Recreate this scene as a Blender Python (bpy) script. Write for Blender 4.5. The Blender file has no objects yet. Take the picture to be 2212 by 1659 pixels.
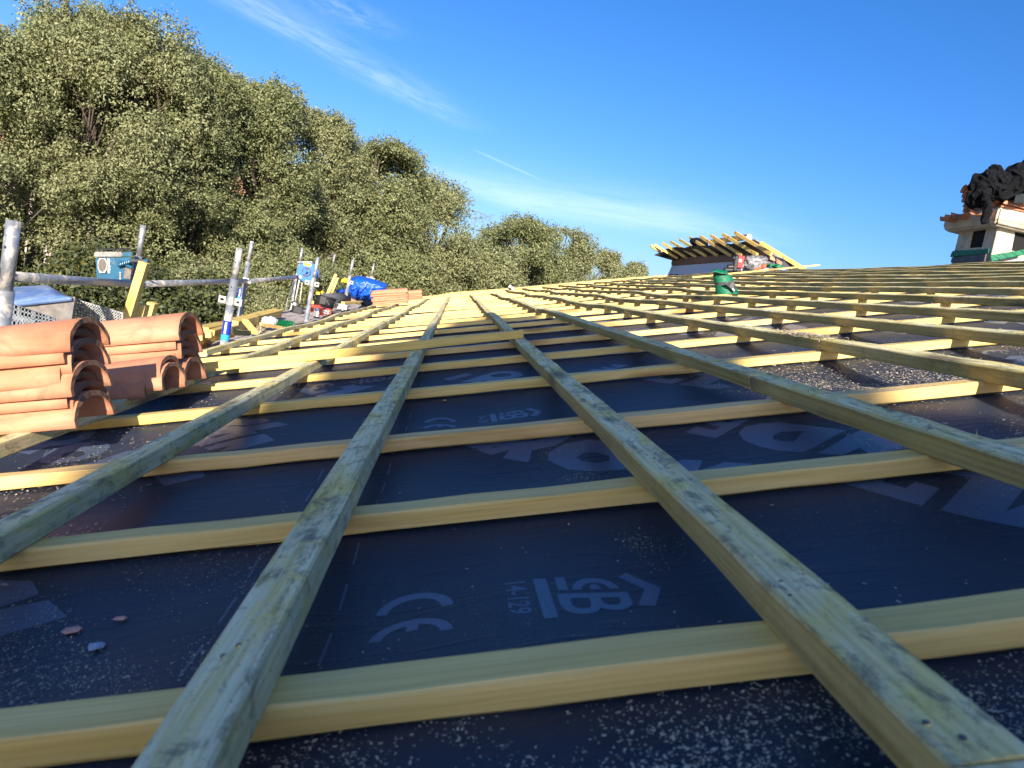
import bpy, bmesh, math, random
import numpy as np
from mathutils import Vector, Matrix, Euler
random.seed(7); rng = np.random.default_rng(11)
R = math.radians
sc = bpy.context.scene
COL = sc.collection

# ---------------------------------------------------------------- camera
PITCH = R(16.7)                                   # roof slope, rising towards +X
cp, sp = math.cos(PITCH), math.sin(PITCH)
W3 = Matrix(((cp, 0, -sp), (0, 1, 0), (sp, 0, cp)))      # roof frame -> world
CH = 0.21548                                      # camera height above the batten tops
RC = Matrix(((0.99371554, -0.07462798, -0.08342716), (-0.09315182, -0.13808056, -0.98603068), (0.0620658, 0.9876054, -0.14416453)))
cam_loc = W3 @ Vector((0, 0, CH))
cd = bpy.data.cameras.new('camera'); cam = bpy.data.objects.new('camera', cd); COL.objects.link(cam); sc.camera = cam
ax = [W3 @ RC[0], -(W3 @ RC[1]), -(W3 @ RC[2])]
M = Matrix.Identity(4)
for i in range(3):
    for j in range(3): M[j][i] = ax[i][j]
M.translation = cam_loc; cam.matrix_world = M
FD = 25.5033 / 36 * 2212                          # focal length in 2212-wide pixels
cd.sensor_width = 36; cd.lens = 25.5033; cd.clip_start = 0.02; cd.clip_end = 5000
cd.dof.use_dof = True; cd.dof.focus_distance = 3.4; cd.dof.aperture_fstop = 14.0

def ray(x, y):
    c = Vector(((x - 1106) / FD, (y - 829.5) / FD, 1.0))
    return W3 @ (RC.transposed() @ c)
def AY(x, y, Y): d = ray(x, y); return cam_loc + d * ((Y - cam_loc.y) / d.y)
def AX(x, y, X): d = ray(x, y); return cam_loc + d * ((X - cam_loc.x) / d.x)
def AZ(x, y, Z): d = ray(x, y); return cam_loc + d * ((Z - cam_loc.z) / d.z)
def AR(x, y, z=0.0):                              # roof-frame point at height z over the batten tops
    d = W3.transposed() @ ray(x, y); return Vector((0, 0, CH)) + d * ((z - CH) / d.z)
def RW(x, y, z): return W3 @ Vector((x, y, z))

# ---------------------------------------------------------------- light
sun_r = Vector((0.10, -0.93, 0.345)).normalized(); sun_w = (W3 @ sun_r).normalized()
ld = bpy.data.lights.new('sun', 'SUN'); ld.energy = 5.0; ld.angle = R(0.6); ld.color = (1.0, 0.90, 0.76)
lo = bpy.data.objects.new('sun', ld); COL.objects.link(lo); lo.rotation_euler = sun_w.to_track_quat('Z', 'Y').to_euler()
sc.view_settings.view_transform = 'Standard'; sc.view_settings.look = 'None'; sc.view_settings.gamma = 1
sc.view_settings.exposure = 1.12

world = bpy.data.worlds.new('World'); sc.world = world; world.use_nodes = True
NT = world.node_tree; NT.nodes.clear()
def nd(nt, t, **k):
    n = nt.nodes.new(t)
    for a, b in k.items(): setattr(n, a, b)
    return n
def mth(nt, op, a, b=None, c=None, clamp=False):
    n = nt.nodes.new('ShaderNodeMath'); n.operation = op; n.use_clamp = clamp
    for i, v in enumerate((a, b, c)):
        if v is None: continue
        if isinstance(v, (int, float)): n.inputs[i].default_value = v
        else: nt.links.new(v, n.inputs[i])
    return n.outputs[0]
sky = nd(NT, 'ShaderNodeTexSky', sky_type='NISHITA', sun_disc=False)
sky.sun_elevation = math.asin(sun_w.z); sky.sun_rotation = math.atan2(sun_w.x, sun_w.y)
sky.altitude = 200; sky.air_density = 1.0; sky.dust_density = 1.6; sky.ozone_density = 4.0
tc = nd(NT, 'ShaderNodeTexCoord'); sx = nd(NT, 'ShaderNodeSeparateXYZ'); NT.links.new(tc.outputs['Generated'], sx.inputs[0])
zz = mth(NT, 'MAXIMUM', sx.outputs[2], 0.03)
U_ = mth(NT, 'DIVIDE', sx.outputs[0], zz); V_ = mth(NT, 'DIVIDE', sx.outputs[1], zz)
def skyuv(px, py): d = ray(px, py); return d.x / d.z, d.y / d.z
def streak(a, b, width, scale, thr, amp, seed, endfade=0.25):
    (u0, v0), (u1, v1) = skyuv(*a), skyuv(*b)
    L = math.hypot(u1 - u0, v1 - v0); du, dv = (u1 - u0) / L, (v1 - v0) / L
    s = mth(NT, 'ADD', mth(NT, 'MULTIPLY', mth(NT, 'SUBTRACT', U_, u0), du), mth(NT, 'MULTIPLY', mth(NT, 'SUBTRACT', V_, v0), dv))
    t = mth(NT, 'SUBTRACT', mth(NT, 'MULTIPLY', mth(NT, 'SUBTRACT', V_, v0), du), mth(NT, 'MULTIPLY', mth(NT, 'SUBTRACT', U_, u0), dv))
    sn = mth(NT, 'DIVIDE', s, L)
    cx = nd(NT, 'ShaderNodeCombineXYZ'); NT.links.new(mth(NT, 'MULTIPLY', sn, scale), cx.inputs[0]); NT.links.new(mth(NT, 'DIVIDE', t, width * 0.9), cx.inputs[1]); cx.inputs[2].default_value = seed
    nz = nd(NT, 'ShaderNodeTexNoise'); nz.inputs['Scale'].default_value = 1.0; nz.inputs['Detail'].default_value = 10; nz.inputs['Roughness'].default_value = 0.72; nz.inputs['Distortion'].default_value = 0.5
    NT.links.new(cx.outputs[0], nz.inputs['Vector'])
    f = mth(NT, 'MULTIPLY', mth(NT, 'SUBTRACT', nz.outputs[0], thr, clamp=True), 3.0, clamp=True)
    tt = mth(NT, 'DIVIDE', t, width)
    g = mth(NT, 'EXPONENT', mth(NT, 'MULTIPLY', mth(NT, 'MULTIPLY', tt, tt), -1.0))
    e0 = mth(NT, 'MULTIPLY', mth(NT, 'ADD', sn, endfade), 1 / endfade, clamp=True)
    e1 = mth(NT, 'MULTIPLY', mth(NT, 'SUBTRACT', 1.0 + endfade, sn), 1 / (2 * endfade), clamp=True)
    return mth(NT, 'MULTIPLY', mth(NT, 'MULTIPLY', mth(NT, 'MULTIPLY', f, g), mth(NT, 'MULTIPLY', e0, e1)), amp)
c1 = streak((430, -60), (960, 245), 0.20, 3.0, 0.34, 0.30, 3.1)
c2 = streak((560, -90), (800, 60), 0.14, 3.0, 0.38, 0.28, 7.7)
c3 = streak((1050, 335), (1160, 385), 0.03, 2.5, 0.15, 0.16, 1.7)
c4 = streak((1060, 420), (1620, 500), 1.1, 1.5, 0.22, 0.30, 9.2)
cl = mth(NT, 'ADD', mth(NT, 'ADD', c1, c2), mth(NT, 'ADD', c3, c4), clamp=True)
mixc = nd(NT, 'ShaderNodeMixRGB'); NT.links.new(cl, mixc.inputs[0])
hs = nd(NT, 'ShaderNodeHueSaturation'); hs.inputs['Saturation'].default_value = 1.20; tint = nd(NT, 'ShaderNodeMixRGB', blend_type='MULTIPLY'); tint.inputs[0].default_value = 1; tint.inputs[2].default_value = (0.80, 0.81, 0.96, 1); NT.links.new(sky.outputs[0], tint.inputs[1]); NT.links.new(tint.outputs[0], hs.inputs['Color'])
NT.links.new(hs.outputs[0], mixc.inputs[1]); mixc.inputs[2].default_value = (6.2, 6.9, 7.6, 1)
bg = nd(NT, 'ShaderNodeBackground'); bg.inputs[1].default_value = 0.10; NT.links.new(mixc.outputs[0], bg.inputs[0])
wo = nd(NT, 'ShaderNodeOutputWorld'); NT.links.new(bg.outputs[0], wo.inputs[0])

# ---------------------------------------------------------------- materials
def newmat(name):
    m = bpy.data.materials.new(name); m.use_nodes = True; nt = m.node_tree
    b = nt.nodes['Principled BSDF']; return m, nt, b
def ramp(nt, src, stops, interp='LINEAR'):
    r = nt.nodes.new('ShaderNodeValToRGB'); r.color_ramp.interpolation = interp
    while len(r.color_ramp.elements) < len(stops): r.color_ramp.elements.new(0.5)
    for e, (p, c) in zip(r.color_ramp.elements, stops):
        e.position = p; e.color = c if len(c) == 4 else (*c, 1)
    nt.links.new(src, r.inputs[0]); return r.outputs[0]
def coords(nt, scale=(1, 1, 1), kind='Object', rnd=True):
    t = nt.nodes.new('ShaderNodeTexCoord'); mp = nt.nodes.new('ShaderNodeMapping'); mp.inputs['Scale'].default_value = scale
    src = t.outputs[kind]
    if rnd:
        oi = nt.nodes.new('ShaderNodeObjectInfo'); va = nt.nodes.new('ShaderNodeVectorMath'); va.operation = 'ADD'
        nt.links.new(src, va.inputs[0]); nt.links.new(mth(nt, 'MULTIPLY', oi.outputs['Random'], 37.0), va.inputs[1]); src = va.outputs[0]
    nt.links.new(src, mp.inputs[0]); return mp.outputs[0]
def noise(nt, vec, scale=1.0, detail=4, rough=0.55, dist=0.0):
    n = nt.nodes.new('ShaderNodeTexNoise'); n.inputs['Scale'].default_value = scale; n.inputs['Detail'].default_value = detail
    n.inputs['Roughness'].default_value = rough; n.inputs['Distortion'].default_value = dist; nt.links.new(vec, n.inputs['Vector']); return n.outputs[0]
def mix(nt, fac, a, b, mode='MIX'):
    n = nt.nodes.new('ShaderNodeMixRGB'); n.blend_type = mode
    for i, v in enumerate((fac, a, b)):
        if isinstance(v, (int, float)): n.inputs[i].default_value = v
        elif isinstance(v, tuple): n.inputs[i].default_value = (*v, 1)
        else: nt.links.new(v, n.inputs[i])
    return n.outputs[0]
def bump(nt, b, h, strength=0.3, dist=0.002):
    n = nt.nodes.new('ShaderNodeBump'); n.inputs['Strength'].default_value = strength; n.inputs['Distance'].default_value = dist
    nt.links.new(h, n.inputs['Height']); nt.links.new(n.outputs[0], b.inputs['Normal'])
def simple(name, col, rough=0.6, metal=0.0, var=0.25, scale=25, bmp=0.15, spec=None, grime=None):
    m, nt, b = newmat(name); v = coords(nt)
    n = noise(nt, v, scale, 6, 0.6)
    d = tuple(c * (1 - var) for c in col); l = tuple(min(1, c * (1 + var)) for c in col)
    c = ramp(nt, n, [(0.3, d), (0.7, l)])
    if grime: c = mix(nt, ramp(nt, noise(nt, v, scale * 0.3, 5, 0.7, 0.6), [(0.5, (0, 0, 0)), (0.68, (1, 1, 1))]), c, grime)
    nt.links.new(c, b.inputs['Base Color']); b.inputs['Roughness'].default_value = rough; b.inputs['Metallic'].default_value = metal
    if bmp: bump(nt, b, n, bmp)
    return m
def plain(name, col, rough=0.5, metal=0.0): return simple(name, col, rough, metal, 0.12, 18, 0.05)

def wood_fresh(name='fresh_pine', c0=(0.74, 0.49, 0.11), c1=(0.93, 0.71, 0.265), axis=0):
    m, nt, b = newmat(name)
    s = [70, 70, 70]; s[axis] = 1.6; v = coords(nt, tuple(s))
    g = noise(nt, v, 1.0, 5, 0.6, 0.35)
    c = ramp(nt, g, [(0.28, c0), (0.5, tuple((a + q) / 2 for a, q in zip(c0, c1))), (0.72, c1)])
    s2 = [16, 16, 16]; s2[axis] = 5; v2 = coords(nt, tuple(s2))
    blot = noise(nt, v2, 0.7, 3, 0.5, 0.8)
    c = mix(nt, ramp(nt, blot, [(0.60, (0, 0, 0)), (0.74, (0.6, 0.6, 0.6))]), c, (0.50, 0.28, 0.05))
    sf = [240, 240, 240]; sf[axis] = 5; fg = noise(nt, coords(nt, tuple(sf)), 1.0, 3, 0.6); c = mix(nt, 0.75, c, ramp(nt, fg, [(0.35, (0.80, 0.76, 0.68)), (0.60, (1.0, 1.0, 1.0))]), 'MULTIPLY')
    gr = noise(nt, coords(nt, (3, 3, 3)), 1.0, 3, 0.5)
    c = mix(nt, ramp(nt, gr, [(0.45, (0, 0, 0)), (0.75, (0.45, 0.45, 0.45))]), c, (0.56, 0.47, 0.16))
    s3 = [22, 22, 22]; s3[axis] = 7; v3 = coords(nt, tuple(s3))
    vo = nt.nodes.new('ShaderNodeTexVoronoi'); vo.inputs['Scale'].default_value = 0.32; nt.links.new(v3, vo.inputs['Vector'])
    c = mix(nt, ramp(nt, vo.outputs['Distance'], [(0.17, (0.85, 0.85, 0.85)), (0.27, (0, 0, 0))]), c, (0.34, 0.17, 0.04))
    oi = nt.nodes.new('ShaderNodeObjectInfo')
    c = mix(nt, 1.0, c, ramp(nt, oi.outputs['Random'], [(0, (0.84, 0.83, 0.80)), (0.5, (1, 1, 1)), (1, (1.0, 0.92, 1.1))]), 'MULTIPLY')
    nt.links.new(c, b.inputs['Base Color']); b.inputs['Roughness'].default_value = 0.62; bump(nt, b, g, 0.35, 0.0015); return m

def wood_old(name='weathered_wood'):
    m, nt, b = newmat(name)
    v = coords(nt, (55, 2.2, 55)); g = noise(nt, v, 1.0, 6, 0.65, 0.4)
    c = ramp(nt, g, [(0.30, (0.56, 0.50, 0.25)), (0.5, (0.82, 0.75, 0.42)), (0.72, (0.93, 0.88, 0.56))])
    yel = noise(nt, coords(nt, (20, 6.0, 20)), 1.0, 5, 0.65, 0.8)
    c = mix(nt, ramp(nt, yel, [(0.44, (0, 0, 0)), (0.62, (0.85, 0.85, 0.85))]), c, (0.84, 0.66, 0.16))
    mil = mth(nt, 'ADD', mth(nt, 'MULTIPLY', noise(nt, coords(nt, (60, 5, 60)), 1.0, 7, 0.7, 0.25), 0.36), mth(nt, 'MULTIPLY', noise(nt, coords(nt, (40, 24, 40)), 1.0, 7, 0.8, 0.5), 0.64))
    c = mix(nt, ramp(nt, mil, [(0.50, (0, 0, 0)), (0.56, (0.6, 0.6, 0.6)), (0.64, (0.97, 0.97, 0.97))]), c, (0.15, 0.155, 0.11))
    fg = noise(nt, coords(nt, (230, 6, 230)), 1.0, 4, 0.65, 0.2); c = mix(nt, 0.8, c, ramp(nt, fg, [(0.36, (0.72, 0.70, 0.64)), (0.60, (1.0, 1.0, 1.0))]), 'MULTIPLY')
    spk = noise(nt, coords(nt, (260, 170, 260)), 1.0, 4, 0.65)
    c = mix(nt, ramp(nt, spk, [(0.62, (0, 0, 0)), (0.72, (0.7, 0.7, 0.7))]), c, (0.07, 0.07, 0.05))
    dk = noise(nt, coords(nt, (20, 6, 20)), 1.0, 5, 0.7, 0.8)
    c = mix(nt, ramp(nt, dk, [(0.60, (0, 0, 0)), (0.70, (0.6, 0.6, 0.6))]), c, (0.16, 0.13, 0.06))
    # cut sides of the treated battens are browner than the mildewed tops
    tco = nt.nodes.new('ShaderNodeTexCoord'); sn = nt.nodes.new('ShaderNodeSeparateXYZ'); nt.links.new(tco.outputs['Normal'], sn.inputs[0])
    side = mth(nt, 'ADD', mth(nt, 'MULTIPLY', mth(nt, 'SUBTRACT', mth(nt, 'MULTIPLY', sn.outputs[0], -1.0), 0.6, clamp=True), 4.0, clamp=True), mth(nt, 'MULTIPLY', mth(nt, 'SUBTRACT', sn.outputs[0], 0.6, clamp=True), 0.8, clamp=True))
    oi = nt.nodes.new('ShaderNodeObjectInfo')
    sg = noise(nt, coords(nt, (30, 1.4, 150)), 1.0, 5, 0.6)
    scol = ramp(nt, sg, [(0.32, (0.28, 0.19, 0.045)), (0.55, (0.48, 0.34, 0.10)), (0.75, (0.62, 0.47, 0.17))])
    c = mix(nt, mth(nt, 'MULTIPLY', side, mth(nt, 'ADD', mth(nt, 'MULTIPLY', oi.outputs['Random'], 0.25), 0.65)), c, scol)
    # saw marks across the grain
    h = mth(nt, 'ADD', g, mth(nt, 'MULTIPLY', mil, 1.2))
    vo = nt.nodes.new('ShaderNodeTexVoronoi'); vo.inputs['Scale'].default_value = 0.3; nt.links.new(coords(nt, (22, 5, 22)), vo.inputs['Vector'])
    c = mix(nt, ramp(nt, vo.outputs['Distance'], [(0.09, (0.85, 0.85, 0.85)), (0.17, (0, 0, 0))]), c, (0.13, 0.10, 0.05))
    nt.links.new(c, b.inputs['Base Color']); b.inputs['Roughness'].default_value = 0.85; bump(nt, b, h, 0.8, 0.002); return m

def mat_membrane():
    m, nt, b = newmat('black_underlay'); v = coords(nt, (1, 1, 1), rnd=False)
    n = noise(nt, v, 5, 5, 0.6)
    c = ramp(nt, n, [(0.3, (0.011, 0.018, 0.032)), (0.7, (0.021, 0.030, 0.050))])
    dust = noise(nt, v, 420, 2, 0.6)
    patch = noise(nt, v, 3.1, 4, 0.6)
    dm = mth(nt, 'MULTIPLY', mth(nt, 'MULTIPLY', mth(nt, 'SUBTRACT', dust, 0.60, clamp=True), 9, clamp=True), mth(nt, 'MULTIPLY', mth(nt, 'SUBTRACT', patch, 0.42, clamp=True), 2.2, clamp=True))
    c = mix(nt, dm, c, (0.30, 0.26, 0.20))
    rust = noise(nt, v, 2.3, 5, 0.7, 0.5)
    c = mix(nt, ramp(nt, rust, [(0.64, (0, 0, 0)), (0.76, (0.22, 0.22, 0.22))]), c, (0.08, 0.05, 0.035))
    nt.links.new(c, b.inputs['Base Color']); b.inputs['Roughness'].default_value = 0.6; b.inputs['Specular IOR Level'].default_value = 0.55
    wv = nt.nodes.new('ShaderNodeTexWave'); wv.bands_direction = 'DIAGONAL'; wv.inputs['Scale'].default_value = 190; nt.links.new(v, wv.inputs['Vector'])
    mpw = nt.nodes.new('ShaderNodeMapping'); mpw.inputs['Rotation'].default_value = (0, 0, 0.65); mpw.inputs['Scale'].default_value = (7, 38, 10); nt.links.new(v, mpw.inputs[0])
    wr = mth(nt, 'ADD', noise(nt, v, 9, 4, 0.5), mth(nt, 'MULTIPLY', mth(nt, 'SUBTRACT', noise(nt, mpw.outputs[0], 1.0, 3, 0.5, 1.2), 0.52, clamp=True), 2.6))
    bump(nt, b, mth(nt, 'ADD', mth(nt, 'MULTIPLY', wv.outputs['Fac'], 0.10), mth(nt, 'MULTIPLY', wr, 3.0)), 0.4, 0.002); return m

def mat_galv(name='galvanised_steel'):
    m, nt, b = newmat(name); v = coords(nt)
    n = noise(nt, v, 30, 6, 0.7); c = ramp(nt, n, [(0.3, (0.24, 0.26, 0.28)), (0.7, (0.46, 0.48, 0.49))])
    pl = noise(nt, v, 9, 7, 0.75, 0.6)
    pm = ramp(nt, pl, [(0.50, (0, 0, 0)), (0.58, (0.9, 0.9, 0.9))])
    c = mix(nt, pm, c, (0.46, 0.41, 0.35)); nt.links.new(c, b.inputs['Base Color'])
    nt.links.new(mix(nt, pm, (0.65, 0.65, 0.65), (0.0, 0.0, 0.0)), b.inputs['Metallic']); b.inputs['Roughness'].default_value = 0.5
    bump(nt, b, pl, 0.5, 0.004); return m

def mat_tile(name='terracotta', c0=(0.45, 0.165, 0.08), c1=(0.60, 0.275, 0.15)):
    m, nt, b = newmat(name); v = coords(nt)
    n = noise(nt, v, 9, 6, 0.6, 0.3); c = ramp(nt, n, [(0.3, c0), (0.7, c1)])
    fl = noise(nt, coords(nt, (6, 60, 60)), 1.0, 4, 0.6)
    c = mix(nt, ramp(nt, fl, [(0.5, (0, 0, 0)), (0.8, (0.5, 0.5, 0.5))]), c, (0.62, 0.37, 0.25))
    st = noise(nt, v, 6, 7, 0.75, 1.0)
    c = mix(nt, ramp(nt, st, [(0.53, (0, 0, 0)), (0.68, (0.85, 0.85, 0.85))]), c, (0.20, 0.135, 0.075))
    oi = nt.nodes.new('ShaderNodeObjectInfo'); c = mix(nt, 1.0, c, ramp(nt, oi.outputs['Random'], [(0, (0.80, 0.78, 0.78)), (0.5, (1, 1, 1)), (1, (1.06, 1.12, 1.2))]), 'MULTIPLY')
    # mortar and lichen grime on the cut ends and in the hollow
    geo = nt.nodes.new('ShaderNodeTexCoord'); sn = nt.nodes.new('ShaderNodeSeparateXYZ'); nt.links.new(geo.outputs['Normal'], sn.inputs[0])
    en = mth(nt, 'MULTIPLY', mth(nt, 'SUBTRACT', mth(nt, 'ABSOLUTE', sn.outputs[0]), 0.7, clamp=True), 5, clamp=True)
    e2 = mth(nt, 'MULTIPLY', en, mth(nt, 'ADD', mth(nt, 'MULTIPLY', noise(nt, v, 45, 4, 0.7), 0.7), 0.40))
    c = mix(nt, e2, c, (0.10, 0.07, 0.04))
    nt.links.new(c, b.inputs['Base Color']); b.inputs['Roughness'].default_value = 0.85; bump(nt, b, mth(nt, 'ADD', n, st), 0.35, 0.003); return m

def mat_leaf(name, cols, trans=0.22, rough=0.62):
    m, nt, b = newmat(name)
    g = nt.nodes.new('ShaderNodeNewGeometry')
    v = coords(nt, (1, 1, 1)); cl = noise(nt, v, 0.9, 3, 0.5)
    f = mth(nt, 'ADD', mth(nt, 'MULTIPLY', g.outputs['Random Per Island'], 0.75), mth(nt, 'MULTIPLY', cl, 0.5))
    k = len(cols); c = ramp(nt, mth(nt, 'MULTIPLY', f, 0.9), [(0.12 + 0.8 * i / (k - 1), q) for i, q in enumerate(cols)])
    # pale felted underside
    c = mix(nt, mth(nt, 'MULTIPLY', g.outputs['Backfacing'], 0.5), c, tuple(min(1, q * 1.5 + 0.03) for q in cols[-2]))
    nt.links.new(c, b.inputs['Base Color']); b.inputs['Roughness'].default_value = rough
    t = nt.nodes.new('ShaderNodeBsdfTranslucent'); nt.links.new(mix(nt, 1.0, c, (1.1, 1.2, 0.5), 'MULTIPLY'), t.inputs[0])
    ms = nt.nodes.new('ShaderNodeMixShader'); ms.inputs[0].default_value = trans
    nt.links.new(b.outputs[0], ms.inputs[1]); nt.links.new(t.outputs[0], ms.inputs[2])
    nt.links.new(ms.outputs[0], nt.nodes['Material Output'].inputs[0]); return m

def mat_render_wall(name='roughcast'):
    m, nt, b = newmat(name); v = coords(nt)
    n = noise(nt, v, 70, 5, 0.65); c = ramp(nt, n, [(0.3, (0.46, 0.41, 0.32)), (0.7, (0.68, 0.62, 0.50))])
    st = noise(nt, v, 5, 5, 0.7, 0.8)
    c = mix(nt, ramp(nt, st, [(0.48, (0, 0, 0)), (0.66, (0.65, 0.65, 0.65))]), c, (0.24, 0.18, 0.09))
    nt.links.new(c, b.inputs['Base Color']); b.inputs['Roughness'].default_value = 0.9; bump(nt, b, n, 1.0, 0.012); return m

MF = wood_fresh('fresh_pine'); MFY = wood_fresh('fresh_pine_length_y', axis=1)
MFZ = wood_fresh('treated_yellow_pine', (0.66, 0.45, 0.08), (0.86, 0.65, 0.20), axis=2)
MO = wood_old(); MM = mat_membrane(); MG = mat_galv(); MT = mat_tile(); MRW = mat_render_wall()
MPRINT = simple('grey_print', (0.065, 0.095, 0.15), 0.42, 0, 0.25, 300, 0.1)
MBLK = plain('black_plastic', (0.018, 0.018, 0.02), 0.45); MDG = plain('dark_rubber', (0.05, 0.05, 0.055), 0.6)
MTEAL = simple('teal_plastic', (0.006, 0.085, 0.16), 0.42, 0, 0.2, 20, 0.05, grime=(0.22, 0.25, 0.25))
MBLUE = plain('blue_plastic', (0.02, 0.15, 0.62), 0.35); MWH = plain('white_paint', (0.75, 0.75, 0.73), 0.5)
MRED = plain('red_plastic', (0.62, 0.03, 0.03), 0.4); MOR = simple('orange_red_card', (0.75, 0.10, 0.035), 0.5, 0, 0.15, 8, 0.0)
MYEL = plain('yellow_plastic', (0.80, 0.50, 0.02), 0.45); MGRN = simple('green_tape', (0.0, 0.13, 0.06), 0.62, 0, 0.6, 70, 0.4)
MGREY = simple('grey_zinc', (0.26, 0.28, 0.31), 0.6, 0, 0.3, 12, 0.2); MPLANK = simple('mortar_stained_planks', (0.46, 0.40, 0.37), 0.85, 0, 0.3, 14, 0.4, grime=(0.25, 0.21, 0.18))
MTARP = simple('blue_tarpaulin', (0.01, 0.09, 0.52), 0.4, 0, 0.2, 12, 0.15)
MPBL = simple('pale_blue_sheet', (0.10, 0.17, 0.34), 0.45, 0, 0.25, 15, 0.1, grime=(0.28, 0.32, 0.40))
MDARKB = plain('sticker_blue', (0.015, 0.04, 0.42), 0.35); MCYAN = plain('sticker_cyan', (0.03, 0.36, 0.72), 0.35)
MCLOTH = simple('black_cloth', (0.006, 0.0068, 0.0085), 0.9, 0, 0.5, 40, 0.4); MSOOT = simple('soot_black', (0.006, 0.006, 0.006), 0.95, 0, 0.3, 20, 0.2)
MBARK = simple('bark', (0.085, 0.065, 0.05), 0.9, 0, 0.45, 18, 0.8)
MROPE = simple('pale_rope', (0.62, 0.58, 0.50), 0.8, 0, 0.2, 80, 0.3); MCOP = simple('dull_copper_wire', (0.45, 0.33, 0.24), 0.5, 0.3, 0.2, 30, 0.1)

MCLOTH.node_tree.nodes['Principled BSDF'].inputs['Specular IOR Level'].default_value = 0.12
MNAIL = plain('nail_steel', (0.12, 0.11, 0.10), 0.5, 0.4)
# ---------------------------------------------------------------- mesh helpers
def link(name, me, mats, parent=None, mw=None, smooth=False):
    o = bpy.data.objects.new(name, me); COL.objects.link(o)
    for m in (mats if isinstance(mats, (list, tuple)) else [mats]): me.materials.append(m)
    if smooth: me.polygons.foreach_set('use_smooth', [True] * len(me.polygons))
    if parent:
        o.parent = parent
    if mw is not None:
        if parent: o.matrix_parent_inverse = wm(parent).inverted()
        o.matrix_basis = mw
    return o
def wm(o):
    m = o.matrix_basis.copy()
    if o.parent: m = wm(o.parent) @ o.matrix_parent_inverse @ m
    return m
def obj(name, bm, mats, parent=None, smooth=False, world=True):
    """mesh given in world coordinates; origin moved to its own centre"""
    me = bpy.data.meshes.new(name)
    c = Vector((0, 0, 0))
    if world and len(bm.verts):
        for v in bm.verts: c += v.co
        c /= len(bm.verts); bmesh.ops.translate(bm, verts=bm.verts, vec=-c)
    bm.normal_update(); bm.to_mesh(me); bm.free()
    return link(name, me, mats, parent, Matrix.Translation(c), smooth)
def thing(name, loc=(0, 0, 0), rot=None):
    o = bpy.data.objects.new(name, None); COL.objects.link(o); o.empty_display_size = 0.05
    m = Matrix.Translation(Vector(loc))
    if rot is not None: m = m @ rot.to_4x4()
    o.matrix_basis = m; return o
def tag(o, label=None, cat=None, group=None, kind=None):
    if label: o['label'] = label
    if cat: o['category'] = cat
    if group: o['group'] = group
    if kind: o['kind'] = kind
    return o
def box(bm, c, s, rot=None, bev=0.0):
    r = bmesh.ops.create_cube(bm, size=1.0); vs = r['verts']
    m = Matrix.Translation(Vector(c)) @ (rot.to_4x4() if rot is not None else Matrix.Identity(4)) @ Matrix.Diagonal((*s, 1))
    bmesh.ops.transform(bm, matrix=m, verts=vs)
    if bev:
        es = list({e for v in vs for e in v.link_edges}); bmesh.ops.bevel(bm, geom=es, offset=bev, segments=2, affect='EDGES', profile=0.5)
def frame_to(a, b, up=Vector((0, 0, 1))):
    z = (b - a).normalized(); x = up.cross(z)
    if x.length < 1e-4: x = Vector((1, 0, 0)).cross(z)
    x.normalize(); y = z.cross(x); return Matrix((x, y, z)).transposed()
def tube(bm, a, b, r, n=16, r2=None, cap=True):
    a, b = Vector(a), Vector(b); m = Matrix.Translation((a + b) / 2) @ frame_to(a, b).to_4x4()
    bmesh.ops.create_cone(bm, cap_ends=cap, segments=n, radius1=r, radius2=r if r2 is None else r2, depth=(b - a).length, matrix=m)
def polytube(bm, pts, rad, n=8, closed=False):
    pts = [Vector(p) for p in pts]; rings = []; k = len(pts)
    for i, p in enumerate(pts):
        d = (pts[(i + 1) % k] - pts[i - 1]) if closed or 0 < i < k - 1 else (pts[1] - pts[0] if i == 0 else pts[-1] - pts[-2])
        d.normalize(); x = d.cross(Vector((0.13, 0.31, 0.94)));  x = x.normalized(); y = d.cross(x)
        r = rad[i] if isinstance(rad, (list, tuple)) else rad
        rings.append([bm.verts.new(p + (x * math.cos(2 * math.pi * j / n) + y * math.sin(2 * math.pi * j / n)) * r) for j in range(n)])
    for i in range(k if closed else k - 1):
        A, B = rings[i], rings[(i + 1) % k]
        for j in range(n): bm.faces.new((A[j], A[(j + 1) % n], B[(j + 1) % n], B[j]))
    if not closed: bm.faces.new(rings[0][::-1]); bm.faces.new(rings[-1])
def beam(bm, a, b, w, h, up=Vector((0, 0, 1)), bev=0.002):
    a, b = Vector(a), Vector(b); box(bm, (a + b) / 2, (w, h, (b - a).length), frame_to(a, b, up), bev)
def sheet(bm, quad, n, m, thick=0.004, f=None):
    """thin solid sheet over 4 corners with displacement f(u,v) along its normal"""
    q = [Vector(p) for p in quad]; nn = (q[1] - q[0]).cross(q[3] - q[0]).normalized(); L = []
    for s in (0, 1):
        g = [[bm.verts.new((q[0] * (1 - u) + q[1] * u) * (1 - v) + (q[3] * (1 - u) + q[2] * u) * v + nn * ((f(u, v) if f else 0) - s * thick)) for u in [i / n for i in range(n + 1)]] for v in [j / m for j in range(m + 1)]]
        L.append(g)
    for s, g in enumerate(L):
        for j in range(m):
            for i in range(n):
                fc = (g[j][i], g[j][i + 1], g[j + 1][i + 1], g[j + 1][i]); bm.faces.new(fc if s == 0 else fc[::-1])
    a, b = L
    for i in range(n):
        bm.faces.new((a[0][i + 1], a[0][i], b[0][i], b[0][i + 1])); bm.faces.new((a[m][i], a[m][i + 1], b[m][i + 1], b[m][i]))
    for j in range(m):
        bm.faces.new((a[j][0], a[j + 1][0], b[j + 1][0], b[j][0])); bm.faces.new((a[j + 1][n], a[j][n], b[j][n], b[j + 1][n]))
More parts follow.
